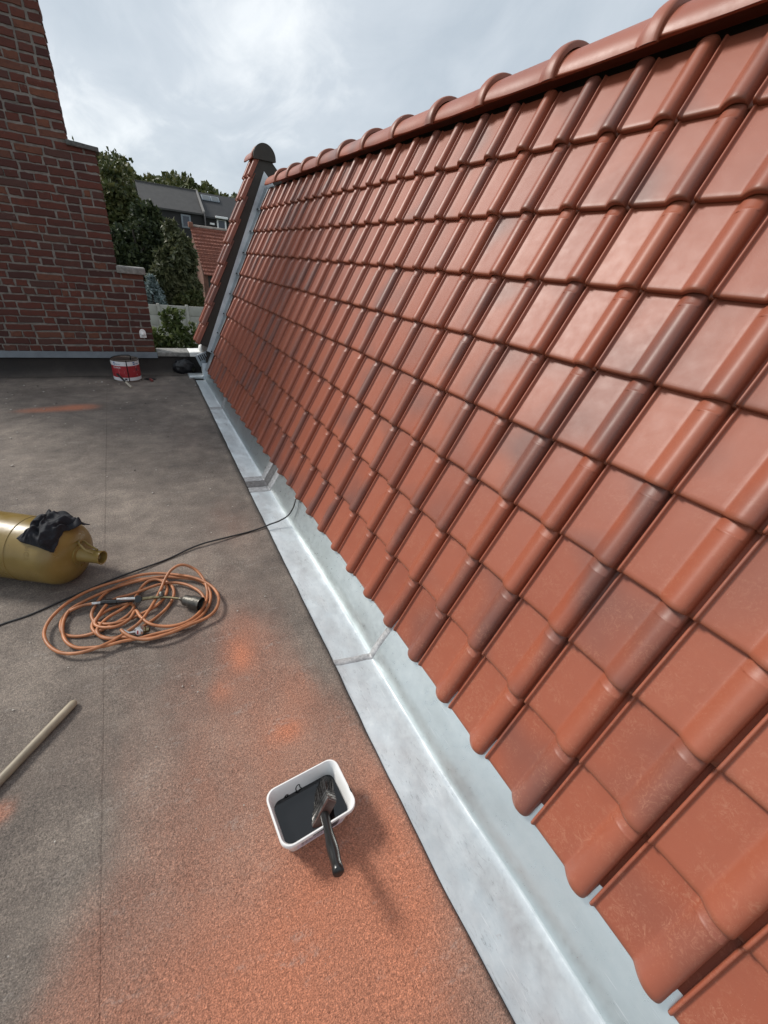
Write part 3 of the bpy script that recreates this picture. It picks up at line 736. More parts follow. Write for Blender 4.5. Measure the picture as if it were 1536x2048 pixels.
obj('tar_drip', tube(catmull([tubl(.1105, -.050, .094), tubl(.1115, -.040, .0985), tubl(.1118, -.026, .0995), tubl(.112, -.012, .097)], 5), [.0008, .0016, .0022, .0024, .0024, .0022, .0022, .0024, .0024, .0022, .0020, .0016, .0014, .0012, .0008, .0006], 6), TARLIQ, tub, 60)
obj('tar_drip', tube(catmull([tubl(-.03, -.0832, .092), tubl(-.01, -.0836, .0935), tubl(.02, -.0836, .0915), tubl(.05, -.0832, .093)], 5), .0011, 6), TARLIQ, tub, 60)
def tubpt(u, z, extra=.0015):    # on the near side face; u along the side, z up
    ins = .022 - .014 * (z - .006) / .074; y = -(.083 - ins) - extra
    return Vector((TX + u * cr_ - y * sr_, TY + u * sr_ + y * cr_, z))
b = bmesh.new(); quad(b, tubpt(-.068, .018), tubpt(.068, .018), tubpt(.070, .076), tubpt(-.070, .076)); lab = obj('label', b, LILAC, tub)
b = bmesh.new(); rg = random.Random(2)
for rowz, u0, u1 in ((.066, -.060, .0), (.057, -.060, .012), (.048, -.058, -.005), (.039, -.058, .004)):
    u = u0
    while u < u1:
        L = rg.uniform(.005, .012); h = .0042 if rowz > .06 else .0026
        quad(b, tubpt(u, rowz - h, .0021), tubpt(u + L, rowz - h, .0021), tubpt(u + L, rowz, .0021), tubpt(u, rowz, .0021)); u += L + .0028
quad(b, tubpt(.028, .03, .0021), tubpt(.052, .03, .0021), tubpt(.056, .060, .0021), tubpt(.032, .066, .0021))
obj('label_print', b, INK, lab)
b = bmesh.new(); quad(b, tubpt(-.074, .077, .002), tubpt(.075, .077, .002), tubpt(.075, .0805, .002), tubpt(-.074, .0805, .002)); obj('tar_run', b, TARLIQ, tub)

# brush standing in the tub
F1 = Vector((-.479, .112, .110)); F2 = Vector((-.534, .092, .040)); TIP = Vector((-.538, -.071, .152))
FC = (F1 + F2) / 2; wv = (F1 - F2).normalized(); dv = (TIP - FC).normalized(); dv = (dv - wv * dv.dot(wv)).normalized(); tv_ = wv.cross(dv)
brush = thing('paint_brush', 'broad flat brush with black handle resting across the white tub', 'brush', tuple(FC))
BMx = Matrix(((wv.x, tv_.x, dv.x, FC.x), (wv.y, tv_.y, dv.y, FC.y), (wv.z, tv_.z, dv.z, FC.z), (0, 0, 0, 1)))
def brush_box(name, hw, ht, z0, z1, mat, bev=.0015): return boxo(name, (-hw, hw, -ht, ht, z0, z1), mat, brush, bev, BMx)
FERR = simple('tarred_ferrule', (.16, .155, .15), .28, .85, .95, 45)
fe = brush_box('ferrule', .046, .0155, -.026, .006, FERR)
for zz in (-.024, -.015, -.003):
    bb = bmesh.new(); box(bb, -.0466, .0466, -.0161, .0161, zz - .0009, zz + .0009, .0003, BMx); obj('ferrule_groove', bb, BLACKPL, fe)
brush_box('brush_block', .044, .0145, .0045, .013, simple('dark_stock', (.055, .022, .016), .45))
BRIS = simple('tarred_bristle', (.028, .026, .025), .22, 0, .5, 200)
b = bmesh.new(); rg = random.Random(4)
for i in range(1900):
    u = rg.uniform(-.0445, .0445); t = rg.uniform(-.0145, .0145); L = .080 + rg.uniform(-.006, .004) - .02 * abs(u / .044) ** 3
    p0 = Vector((u, t, -.026)); p1 = Vector((u * (1.02) + rg.uniform(-.002, .002), t * 1.15 + .004 + rg.uniform(-.002, .002), -.026 - L * .6)); p2 = Vector((u * .98 + rg.uniform(-.004, .004), t * .9 + .010 + rg.uniform(-.003, .003), -.026 - L))
    w = Vector((rg.uniform(-1, 1), rg.uniform(-1, 1), 0)).normalized() * .0007; x = w.cross(Vector((0, 0, 1)))
    vs = []
    for p, s in ((p0, 1), (p1, 1), (p2, .4)): vs.append([b.verts.new(BMx @ (p + q * s)) for q in (w, x - w * .5, -x - w * .5)])
    for a_, c_ in ((0, 1), (1, 2)):
        for k in range(3): b.faces.new((vs[a_][k], vs[a_][(k + 1) % 3], vs[c_][(k + 1) % 3], vs[c_][k]))
o = obj('bristles', b, BRIS, brush); o['kind'] = 'stuff'
hp = [FC + dv * .012 + (TIP - FC - dv * .012) * t for t in np.linspace(0, 1, 15)]
hr = [.0085, .0088, .0088, .0086, .0084, .0085, .009, .0098, .0105, .0108, .0105, .0098, .0092, .0095, .0100]
hp += [hp[-1] + (TIP - FC).normalized() * .002]; hr += [.0088]; hr = [q * 1.5 for q in hr]
me = tube(hp, hr, 20); obj('handle', me, BLACKPL, brush, 50)

# ---- gas bottle
A = Vector((-1.150, 1.585, .154)); d = Vector((.829, -.559, 0)).normalized(); RB = .152
GOLD = Mat('olive_gold_paint'); v = GOLD.coord()
c = GOLD.ramp(GOLD.noise(5, 5, .6, v), [(.3, (.165, .108, .026)), (.6, (.22, .150, .042)), (.8, (.27, .195, .07))])
c = GOLD.mix(GOLD.mapr(GOLD.noise(40, 6, .75, v, 1.0), .64, .72, 0, .8), c, (.06, .045, .03))
GOLD.col(c); GOLD.rough(GOLD.mapr(GOLD.noise(14, 4, .6, v), .3, .7, .25, .45)); GOLD.metal(0.0); GOLD.bump(GOLD.noise(6, 3, .5, v), .12, .02); GOLD = GOLD.m
bot = thing('gas_bottle', 'olive gold steel gas bottle lying on its side', 'gas bottle', (A.x - d.x * .3, A.y - d.y * .3, 0))
prof = [(.001, -.70), (.06, -.695), (.11, -.665), (.140, -.625), (.152, -.58)]
prof += [(RB, -.40), (RB, -.30), (RB, -.20), (RB, -.11)] + [(RB * math.cos(a) ** .8, -.085 + .085 * math.sin(a)) for a in np.linspace(0.05, 1.42, 14)]
BMt = axis_matrix(A, d)
obj('bottle_body', lathe(prof, 64, BMt), GOLD, bot, 60)
obj('weld_seam', lathe([(RB - .001, -.236), (RB + .0022, -.234), (RB + .0022, -.231), (RB - .001, -.229)], 64, BMt), GOLD, bot, 60)
cz = [(.036, -.004), (.0345, .012), (.032, .03), (.031, .098), (.033, .102), (.0335, .108), (.031, .110), (.0275, .108), (.0265, .05), (.001, .05)]
obj('valve_collar', lathe(cz, 32, BMt), GOLD, bot, 50)
obj('neck_ring', lathe([(.030, -.006), (.047, -.004), (.047, .004), (.034, .007)], 32, BMt), GOLD, bot, 50)
obj('valve', lathe([(.014, .045), (.014, .08), (.010, .084), (.010, .094), (.004, .094)], 20, BMt), BRASS, bot, 50)
loop = [Vector(q) for q in ((.0345, -.01, .085), (.041, -.03, .03), (.050, -.042, -.002), (.060, -.025, -.004), (.066, 0, .01), (.066, .018, .035), (.052, .026, .06), (.036, .02, .085))]
obj('guard_loop', tube(catmull([BMt @ q for q in loop], 6), .0048, 10), GOLD, bot, 60)
def wrap_bottle(me, s0, phi0, rot=0.0):
    for vtx in me.vertices:
        x, y = vtx.co.x, vtx.co.y
        ca, sa = math.cos(rot), math.sin(rot); x, y = x * ca - y * sa, x * sa + y * ca
        ph = phi0 + y / RB
        vtx.co = BMt @ Vector(((RB + .0008) * math.cos(ph), (RB + .0008) * math.sin(ph), s0 + x))
    return me
# direction of +phi: find which side faces the camera
ph_cam = math.atan2((BMt.inverted().to_3x3() @ (Vector((-.77, -.47, 1.45)) - A)).y, (BMt.inverted().to_3x3() @ (Vector((-.77, -.47, 1.45)) - A)).x)
sgn = 1 if ph_cam > 0 else -1
obj('stamped_letters', wrap_bottle(text_mesh('PIGY', .032), -.125, ph_cam + sgn * .18, sgn * R_(90)), simple('stamp_shade', (.19, .125, .035), .5), bot)
# ---- black rag thrown over it
def rag():
    na, nb = 90, 90; P = np.zeros((na, nb, 3))
    for i in range(na):
        for j in range(nb):
            s = i / (na - 1); t = j / (nb - 1)
            ax = -.180 + .165 * s + .030 * nz(s, t, 2.3, 4) + .08 * max(0, t - .5) * s
            ph = (-.55 + 1.5 * t + .16 * nz(s, t, 2.2, 8) - .25 * s) * -sgn + sgn * .12
            edge = min(s, 1 - s, t, 1 - t)
            q = s * .8 + t * .9
            f = (1 - abs(nz(q + .25 * nz(s, t, 3, 2), t - s, 2.6, 1)) * 2.1); f = max(0, f) ** 1.6 * .026
            f2 = max(0, 1 - abs(nz(t - .7 * s, s, 4.6, 6)) * 2.4) ** 2 * .014
            h = .005 + (f + f2) * min(1, edge * 7 + .12) + .002 * nz(s, t, 16, 3)
            rr = RB if ax < -.085 else RB * max(0.03, 1 - ((ax + .085) / .095) ** 2) ** .4
            if t > .5: rr = max(rr, RB * (.70 + .22 * min(1, (t - .5) * 4)))
            P[i, j] = BMt @ Vector(((rr + h) * math.cos(ph), (rr + h) * math.sin(ph), ax + .014 * nz(t, s, 5, 3)))
    for _ in range(3): P[1:-1, 1:-1] = .5 * P[1:-1, 1:-1] + .125 * (P[2:, 1:-1] + P[:-2, 1:-1] + P[1:-1, 2:] + P[1:-1, :-2])
    return grid_mesh('black_rag', P)
RAGM = simple('black_cotton', (.012, .013, .017), .75, 0, .4, 40, .3, 400, .3)
o = obj('black_rag', rag(), RAGM, None, 180); tag(o, 'crumpled black rag draped over the gas bottle', 'rag')
md = o.modifiers.new('thick', 'SOLIDIFY'); md.thickness = .004; md.offset = 0
# ---- torch with coiled hose
HOSE_PTS = [(-1.121,1.356,0.03),(-1.159,1.363,0.026),(-1.197,1.355,0.022),(-1.228,1.347,0.007),(-1.236,1.29,0.011),(-1.226,1.232,0.012),(-1.201,1.204,0.008),(-1.158,1.184,0.008),(-1.111,1.179,0.013),(-1.063,1.195,0.012),(-1.019,1.222,0.008),(-0.984,1.248,0.01),(-0.963,1.282,0.014),(-0.974,1.315,0.011),(-1.009,1.325,0.008),(-1.053,1.312,0.012),(-1.091,1.285,0.014),(-1.118,1.253,0.01),(-1.12,1.212,0.01),(-1.097,1.16,0.014),(-1.058,1.122,0.014),(-1.016,1.122,0.009),(-0.975,1.126,0.011),(-0.928,1.144,0.015),(-0.88,1.178,0.013),(-0.833,1.228,0.01),(-0.802,1.282,0.014),(-0.792,1.34,0.016),(-0.807,1.404,0.012),(-0.846,1.456,0.011),(-0.903,1.477,0.016),(-0.965,1.487,0.016),(-1.027,1.473,0.011),(-1.08,1.428,0.013),(-1.11,1.36,0.017),(-1.125,1.302,0.015),(-1.113,1.252,0.011),(-1.072,1.215,0.015),(-1.027,1.202,0.018),(-0.982,1.211,0.014),(-0.93,1.23,0.012),(-0.874,1.254,0.017),(-0.836,1.3,0.018),(-0.82,1.359,0.013),(-0.827,1.414,0.014),(-0.856,1.448,0.018),(-0.893,1.452,0.017),(-0.926,1.421,0.013),(-0.948,1.366,0.016),(-0.963,1.332,0.019),(-1.003,1.292,0.016),(-1.064,1.254,0.014),(-1.097,1.201,0.018),(-1.1,1.171,0.019),(-1.084,1.139,0.015),(-1.045,1.112,0.015),(-1.001,1.099,0.02),(-0.945,1.065,0.019),(-0.888,1.055,0.015),(-0.822,1.062,0.017),(-0.758,1.073,0.021),(-0.698,1.112,0.018),(-0.658,1.175,0.015),(-0.64,1.236,0.019),(-0.645,1.307,0.021),(-0.683,1.378,0.017),(-0.761,1.427,0.017),(-0.839,1.46,0.021),(-0.918,1.466,0.021),(-0.996,1.464,0.017),(-1.074,1.441,0.018),(-1.147,1.399,0.023),(-1.204,1.362,0.02),(-1.225,1.302,0.017),(-1.222,1.222,0.02),(-1.204,1.155,0.023),(-1.168,1.11,0.019),(-1.119,1.09,0.018),(-1.068,1.074,0.022),(-1.009,1.074,0.023),(-0.949,1.07,0.019),(-0.886,1.07,0.02),(-0.816,1.063,0.024),(-0.752,1.081,0.022),(-0.701,1.129,0.019),(-0.673,1.192,0.022),(-0.681,1.264,0.025),(-0.725,1.344,0.021),(-0.785,1.393,0.019),(-0.853,1.397,0.024),(-0.921,1.38,0.025),(-0.977,1.372,0.021),(-1.025,1.369,0.021),(-1.062,1.339,0.025),(-1.093,1.278,0.024),(-1.11,1.227,0.02),(-1.079,1.188,0.023),(-1.025,1.17,0.027),(-0.98,1.2,0.023),(-0.956,1.25,0.021),(-0.938,1.196,0.025),(-0.908,1.138,0.027),(-0.869,1.108,0.023),(-0.814,1.088,0.022),(-0.75,1.091,0.027),(-0.693,1.142,0.026),(-0.658,1.221,0.022),(-0.649,1.318,0.025),(-0.67,1.408,0.041),(-0.708,1.445,0.063),(-0.747,1.456,0.072),(-0.789,1.441,0.062),(-0.821,1.406,0.041),(-0.842,1.364,0.027),(-0.873,1.29,0.024),(-0.906,1.216,0.028),(-0.942,1.158,0.028),(-0.984,1.128,0.024),(-1.036,1.093,0.025),(-1.092,1.068,0.03),(-1.152,1.067,0.028),(-1.206,1.09,0.024),(-1.243,1.126,0.027),(-1.27,1.176,0.03),(-1.284,1.235,0.027),(-1.28,1.294,0.025),(-1.257,1.345,0.029),(-1.213,1.404,0.03),(-1.154,1.455,0.026),(-1.083,1.479,0.027),(-1.003,1.487,0.031),(-0.926,1.498,0.03),(-0.847,1.487,0.026),(-0.769,1.44,0.029),(-0.697,1.384,0.032),(-0.64,1.315,0.029),(-0.613,1.244,0.026),(-0.613,1.17,0.031),(-0.641,1.105,0.032),(-0.687,1.076,0.028),(-0.749,1.062,0.028),(-0.817,1.04,0.033),(-0.886,1.034,0.032),(-0.935,1.048,0.028),(-0.978,1.082,0.03),(-1.002,1.114,0.034),(-1.011,1.137,0.031)]
tor = thing('gas_torch', 'roofing torch with coiled orange gas hose on the grey felt', 'torch', (-.95, 1.25, 0))
obj('hose', tube(catmull(HOSE_PTS, 5), .0068, 10), HOSE, tor, 60)
T = [(-1.121, 1.356, .03), (-1.103, 1.352, .03), (-1.07, 1.345, .032), (-1.023, 1.323, .034), (-1.022, 1.327, .046), (-.95, 1.301, .048), (-.94, 1.303, .040), (-.923, 1.301, .036), (-.884, 1.295, .036), (-.845, 1.285, .034), (-.81, 1.265, .036), (-.772, 1.238, .038), (-.754, 1.221, .04), (-.691, 1.168, .036)]
T = [Vector(t) for t in T]
obj('hose_nipple', tube([T[0], T[0].lerp(T[1], .5), T[1], T[1].lerp(T[2], .6)], [.0075, .009, .0075, .0075], 12), STEEL, tor, 40)
obj('torch_grip', tube([T[1].lerp(T[2], .5), T[2], T[2].lerp(T[3], .5), T[3]], [.0105, .0125, .0125, .011], 14), BLACKPL, tor, 50)
lv = obj('lever', tube([T[4], T[4].lerp(T[5], .5), T[5]], [.0065, .0085, .007], 12), STEEL, tor, 40)
obj('lever_body', tube([T[3], T[6]], [.009, .010], 12), BLACKPL, tor, 40)
kn = lathe([(.004, -.012), (.016, -.011), (.0175, -.006), (.0175, .006), (.016, .011), (.004, .012)], 24, axis_matrix(T[6], (-.1, -.75, .65))); obj('adjusting_knob', kn, BLACKPL, tor, 40)
obj('lance', tube([T[6], T[7], T[8], T[9], T[10], T[11]], [.007, .008, .008, .0055, .0055, .0055], 12), BRASS, tor, 40)
obj('lance_valve', lathe([(.003, -.014), (.011, -.013), (.013, -.006), (.013, .006), (.011, .013), (.003, .014)], 16, axis_matrix(T[9] + Vector((0, .012, .004)), (.1, 1, .35))), BURN, tor, 40)
bd = (T[13] - T[11]).normalized()
obj('burner', lathe([(.006, -.004), (.008, .004), (.013, .012), (.024, .024), (.0255, .03), (.0255, .048), (.028, .054), (.030, .062), (.0315, .100), (.0325, .106), (.0305, .107), (.028, .10), (.026, .06), (.004, .055)], 28, axis_matrix(T[11], bd)), BURN, tor, 40)
G = [Vector((-.985, 1.113, .02)), Vector((-.945, 1.110, .022)), Vector((-.907, 1.105, .022))]
rgm = axis_matrix(G[1], (-.45, -.75, .35))
rg_ = obj('regulator', lathe([(.010, -.022), (.016, -.020), (.0205, -.006), (.0215, .004), (.020, .010), (.014, .012)], 24, rgm), STEEL, tor, 40)
obj('regulator_face', lathe([(.002, .0125), (.012, .0128), (.012, .0136), (.002, .0140)], 24, rgm), WHITEPL, rg_, 40)
b = bmesh.new(); box(b, -.008, .008, -.0028, .0028, .0141, .0147, 0, rgm); obj('face_mark', b, simple('red_mark', (.45, .05, .06), .5), rg_)
obj('regulator_nut', lathe([(.013, 0), (.015, .004), (.015, .022), (.011, .026), (.011, .036)], 6, axis_matrix(G[1], (.9, -.15, 0))), BRASS, tor, 30)
obj('hose_end', tube([Vector((-1.011, 1.137, .031)), G[0], G[1]], [.0075, .008, .009], 12), STEEL, tor, 40)
# ---- black cable
cb = [(-3.3, .80, .006), (-2.6, .86, .006), (-2.15, 1.02, .006), (-1.80, 1.21, .005), (-1.66, 1.27, .005), (-1.538, 1.334, .005), (-1.452, 1.381, .006), (-1.354, 1.407, .005), (-1.196, 1.48, .006), (-1.015, 1.546, .012), (-.808, 1.621, .005), (-.678, 1.681, .009), (-.60, 1.700, .014), (-.512, 1.715, .012), (-.42, 1.733, .007), (-.334, 1.747, .006), (-.25, 1.760, .012), (-.206, 1.769, .018), (-.15, 1.772, .028), (-.091, 1.778, .052), (-.05, 1.797, .090), (-.028, 1.822, .118), (-.014, 1.842, .130), (.03, 1.86, .175)]
o = obj('black_cable', tube(catmull(cb, 6), .0048, 10), BLACKC, None, 60); tag(o, 'thin black cable crossing the felt and ending under the tiles', 'cable')
# ---- pole
p0 = Vector((-1.158, .844, .0145)); dp = Vector((-.175, -.214, 0)).normalized()
pp = [p0 + dp * t for t in (-.001, .003, .008, .016, .05, .25, .5, .8, 1.1, 1.30)]
o = obj('wooden_pole', tube(pp, [.004, .009, .012, .0133, .0135, .0135, .0135, .0135, .0135, .0135], 18), WOOD, None, 60); tag(o, 'round wooden pole lying at the left edge of the felt', 'pole')

# ---- red and white tin
TC = Vector((-.893, 5.60, 0)); RT_ = .137; HT = .236; TSC = 1.07
tin = thing('bitumen_tin', 'red and white round metal tin standing below the brick wall', 'tin', tuple(TC))
TM = Matrix.Translation(TC)
TINB = simple('tin_metal', (.16, .13, .11), .45, .6, .3, 30)
obj('tin_body', lathe([(.13, .003), (.137, 0), (.139, .004), (.137, .010), (.136, .014), (.136, .226), (.138, .230), (.139, .235), (.136, .238), (.131, .234), (.129, .222), (.001, .220)], 56, TM), TINB, tin, 40)
def cylpatch(phi0, phi1, z0, z1, off, n=24):
    P = np.array([[(TC.x + (RT_ + off) * math.sin(p), TC.y - (RT_ + off) * math.cos(p), z) for z in (z0, z1)] for p in np.linspace(phi0, phi1, n)])
    me = grid_mesh('patch', P); return me
REDL = simple('red_label', (.33, .022, .030), .4, 0, .12, 25); PINKL = simple('pale_label', (.52, .34, .36), .45, 0, .1, 30); BLUEL = simple('blue_print', (.025, .09, .28), .45); WHL = simple('white_label', (.68, .68, .70), .45, 0, .08, 25)
obj('label_top_band', cylpatch(-2.4, 2.4, .178, .224, .0006, 50), WHL, tin, 60)
obj('label_red_band', cylpatch(-2.4, 2.4, .054, .178, .0006, 50), REDL, tin, 60)
obj('label_bottom_band', cylpatch(-2.4, 2.4, .020, .054, .0006, 50), WHL, tin, 60)
def wrap_tin(me, phi0, z0, off=.0014):
    for vtx in me.vertices:
        p = phi0 + vtx.co.x / RT_; vtx.co = Vector((TC.x + (RT_ + off) * math.sin(p), TC.y - (RT_ + off) * math.cos(p), z0 + vtx.co.y))
    return me
def flat(pts):
    me = bpy.data.meshes.new('print'); me.from_pydata([(x, y, 0) for x, y in pts], [], [tuple(range(len(pts)))]); return me
for ph in (-.95, .55):
    for k in (0, 1):
        obj('logo_bar', wrap_tin(flat([(0, 0), (.022, 0), (.027, .011), (.003, .011)]), ph + k * .02, .206 - k * .018), BLUEL, tin)
    obj('logo_word', wrap_tin(text_mesh('Siplast', .020, 0, 'LEFT'), ph + .21, .197), BLUEL, tin)
obj('product_word', wrap_tin(text_mesh('PRIMER', .026, 0, 'LEFT'), -.98, .158), WHL, tin)
rg = random.Random(8)
for k in range(5):
    obj('print_line', wrap_tin(flat([(0, 0), (.05 + .03 * rg.random(), 0), (.05 + .03 * rg.random(), .005), (0, .005)]), -.55, .132 - k * .014), PINKL, tin)
obj('hazard_diamond', wrap_tin(flat([(-.036, 0), (0, -.047), (.036, 0), (0, .047)]), .80, .122), PINKL, tin)
obj('flame_mark', wrap_tin(flat([(-.008, -.012), (.006, -.014), (.010, -.004), (.006, .004), (.004, .016), (-.003, .006), (-.009, 0)]), .80, .136, .002), INK, tin)
obj('barcode', wrap_tin(flat([(-.012, -.010), (.012, -.010), (.012, .010), (-.012, .010)]), -.12, .037), INK, tin)
obj('tar_drip', cylpatch(.06, .13, .012, .236, .0022, 5), TARLIQ, tin, 60)
obj('lid_tar', lathe([(.08, .2205), (.115, .2215), (.12, .224), (.10, .226), (.03, .2255), (.001, .225)], 40, TM), simple('dried_tar', (.05, .038, .03), .5, 0, .5, 30), tin, 60)
hd = [TC + Vector(q) for q in ((-.135, -.02, .236), (-.10, -.045, .262), (-.03, -.055, .278), (.035, -.05, .280), (.06, -.04, .272), (.062, -.03, .245), (.06, -.02, .226))]
obj('handle', tube(catmull(hd, 6), .006, 10), BLACKPL, tin, 60)
tin.scale = (TSC, TSC, TSC)
st = thing('stirring_stick', 'short dark stick with pale tip leaning against the red tin', 'stick', (-.872, 5.185, 0))
sa_, sb_ = Vector((-.995, 5.475, .10)), Vector((-.868, 5.19, .012))
obj('stick_shaft', tube([sa_, sa_.lerp(sb_, .62)], [.010, .011], 8), DARK, st, 30)
obj('stick_tip', tube([sa_.lerp(sb_, .62), sb_], [.0112, .012], 8), simple('pale_wood', (.42, .38, .31), .7), st, 30)
tl = thing('hand_tool', 'small dark tool with red grip lying right of the tin', 'tool', (-.655, 5.56, 0))
obj('tool_loop', tube(catmull([(-.715, 5.60, .008), (-.68, 5.625, .008), (-.62, 5.61, .008), (-.60, 5.585, .008), (-.63, 5.56, .008), (-.68, 5.565, .008), (-.715, 5.60, .008)], 6), .007, 8), BLACKPL, tl, 60)
obj('tool_grip', tube([(-.662, 5.565, .012), (-.652, 5.54, .014), (-.640, 5.49, .012), (-.636, 5.475, .010)], [.010, .016, .017, .010], 12), simple('red_grip', (.17, .035, .03), .5), tl, 60)
b = bmesh.new(); bmesh.ops.create_icosphere(b, subdivisions=4, radius=1)
for v in b.verts:
    c = v.co.copy(); f = 1 + .35 * abs(nz(c.x + c.z, c.y, 2.2, 2)) + .16 * nz(c.x, c.y + c.z, 5, 4)
    v.co = Vector((-.225 + c.x * .125 * f, 5.885 + c.y * .055 * f, max(.004, .085 + c.z * .095 * f)))
o = obj('plastic_bag', b, simple('black_film', (.010, .010, .012), .35, 0, .3, 20), None, 80); tag(o, 'crumpled black plastic bag in the corner under the coping', 'bag')

# ================================================================== BACKGROUND
GRASS = simple('garden_ground', (.06, .075, .03), .95, 0, .4, .6)
gx = np.linspace(-260, 300, 60); gyv = np.concatenate([np.linspace(-150, 30, 16), np.linspace(36, 150, 34), np.linspace(180, 700, 12)])
def hz(x, y):
    t = max(0, min(1, (y - 38) / 75)); h = -3.2 + 12.0 * t * t * (3 - 2 * t) * (1 - .35 * max(-1, min(1, (x - 15) / 60)))
    return h + (.8 * nz(x, y, .05) if y > 45 else 0)
P = np.array([[(x, y, hz(x, y)) for x in gx] for y in gyv]); me = grid_mesh('ground', P); me.flip_normals()
tag(obj('ground', me, GRASS, None, 80), 'garden ground rising into a wooded hillside', None, None, 'structure')

def leaf_material(name, a, b_, c_):
    M = Mat(name); r = M.n('ShaderNodeNewGeometry').outputs['Random Per Island']; v = M.coord()
    col_ = M.ramp(M.math('ADD', M.math('MULTIPLY', r, .6), M.math('MULTIPLY', M.noise(.9, 3, .6, v), .4)), [(.2, a), (.5, b_), (.8, c_)])
    M.col(col_); M.rough(.55); M.spec(.35)
    tr_ = M.n('ShaderNodeBsdfTranslucent'); M.l(col_, tr_.inputs[0]); mx = M.n('ShaderNodeMixShader'); mx.inputs[0].default_value = .22
    M.l(M.p.outputs[0], mx.inputs[1]); M.l(tr_.outputs[0], mx.inputs[2]); M.l(mx.outputs[0], M.o.inputs[0]); return M.m
L_DARK = leaf_material('conifer_needles', (.018, .028, .013), (.038, .052, .022), (.080, .095, .038))
L_MID = leaf_material('mixed_leaves', (.035, .048, .016), (.070, .085, .028), (.120, .115, .042))
L_PALE = leaf_material('feathery_leaves', (.045, .055, .025), (.090, .100, .045), (.17, .165, .085))
L_BLUE = leaf_material('blue_needles', (.085, .125, .125), (.17, .22, .22), (.30, .36, .36))
L_BRIGHT = leaf_material('shrub_leaves', (.035, .055, .015), (.085, .120, .032), (.19, .22, .085))
BARK = simple('bark', (.05, .042, .034), .95, 0, .4, 8, .6, 30)
def leaves(clumps, n, size, seed, aspect=2.0, droop=0.0, shell=.55):
    """diamond leaves spread through ellipsoid clumps (c, r)"""
    rg = np.random.default_rng(seed); vol = np.array([c[1][0] * c[1][1] * c[1][2] for c in clumps]) ** .72; pick = rg.choice(len(clumps), n, p=vol / vol.sum())
    C = np.array([c[0] for c in clumps], float)[pick]; Rr = np.array([c[1] for c in clumps], float)[pick]
    d_ = rg.normal(size=(n, 3)); d_ /= np.linalg.norm(d_, axis=1)[:, None]; rad = shell + (1.06 - shell) * rg.random((n, 1)) ** .7
    rad *= 1 + .22 * np.sin(d_[:, :1] * 7 + C[:, :1] * 9) * np.cos(d_[:, 2:] * 6 + C[:, 1:2] * 5)
    ctr = C + d_ * Rr * rad
    a = d_ + rg.normal(size=(n, 3)) * .8; a[:, 2] -= droop; a /= np.linalg.norm(a, axis=1)[:, None]
    t = rg.normal(size=(n, 3)); t = np.cross(a, t); t /= np.linalg.norm(t, axis=1)[:, None]; nn = np.cross(a, t)
    s = size * rg.uniform(.6, 1.35, (n, 1)); hl = a * s * aspect * .5; hw = t * s * .5
    V = np.stack([ctr - hl, ctr + hw + nn * s * .12, ctr + hl, ctr - hw + nn * s * .12], 1).reshape(-1, 3)
    F = np.arange(4 * n).reshape(n, 4); return np_mesh('leaves', V, F)
def clump_crown(c, rx, ry, rz, k, seed, taper=0.0, r0=.36):
    rg = random.Random(seed); out = []
    for i in range(k):
        while True:
            p = Vector((rg.uniform(-1, 1), rg.uniform(-1, 1), rg.uniform(-1, 1)))
            if p.length < 1: break
        w = 1 - taper * (p.z + 1) / 2
        s = r0 * rg.uniform(.6, 1.25)
        out.append(((c[0] + p.x * rx * w * .85, c[1] + p.y * ry * w * .85, c[2] + p.z * rz * .9), (rx * s * max(.35, w), ry * s * max(.35, w), rz * s * .75)))
    return out
def tree(name, label, cat, base, crown, n, size, mat, seed, trunk_r=.14, group=None, droop=0.0, aspect=2.0):
    t = thing(name, label, cat, base, group)
    top = max(c[0][2] for c in crown); cx = sum(c[0][0] for c in crown) / len(crown); cy = sum(c[0][1] for c in crown) / len(crown)
    pts = [Vector(base).lerp(Vector((cx, cy, top)), k / 6) + Vector((.12 * math.sin(k * 1.3 + seed), .1 * math.cos(k + seed), 0)) * trunk_r * 3 * (0 < k) for k in range(7)]
    tk = obj('trunk', tube(catmull(pts, 3), [trunk_r * (1 - .85 * k / 18) for k in range(19)], 9), BARK, t, 60)
    rg = random.Random(seed)
    for k in range(min(9, len(crown))):
        c_ = Vector(crown[k][0]); h = rg.uniform(.35, .8); s = Vector(base).lerp(Vector((cx, cy, top)), h)
        if (c_ - s).length < .15: continue
        obj('limb', tube(catmull([s, s.lerp(c_, .5) + Vector((0, 0, .1 * trunk_r)), c_], 4), [trunk_r * .45 * (1 - .85 * q / 8) for q in range(9)], 6), BARK, t, 60)
    cr = obj('crown', leaves(crown, n, size, seed, aspect, droop), mat, t); cr['kind'] = 'stuff'
    return t
tree('conifer_tree', 'large dark conifer just right of the brick wall', 'tree', (.1, 28.5, -3.2), clump_crown((.05, 28.5, .55), 1.6, 1.3, 2.35, 34, 1, .25), 15000, .13, L_DARK, 1, .22)
tree('leafy_tree', 'olive green leafy tree rising behind the dark conifer', 'tree', (.3, 44, -2.6), clump_crown((.0, 43, 3.6), 2.2, 1.8, 2.5, 26, 2), 9000, .20, L_MID, 2, .3)
tree('feathery_tree', 'pale feathery tree before the red tiled house', 'tree', (2.1, 27, -3.2), clump_crown((1.70, 26.5, .60), 1.15, .9, 1.95, 36, 3, .15), 13500, .12, L_PALE, 3, .16, None, .6, 3.2)
tree('dark_tree', 'dark low tree between the conifer and the feathery tree', 'tree', (1.5, 30, -3.2), clump_crown((1.1, 30.0, 1.0), 1.7, 1.1, 2.4, 32, 4, .1), 13000, .14, L_DARK, 4, .18)
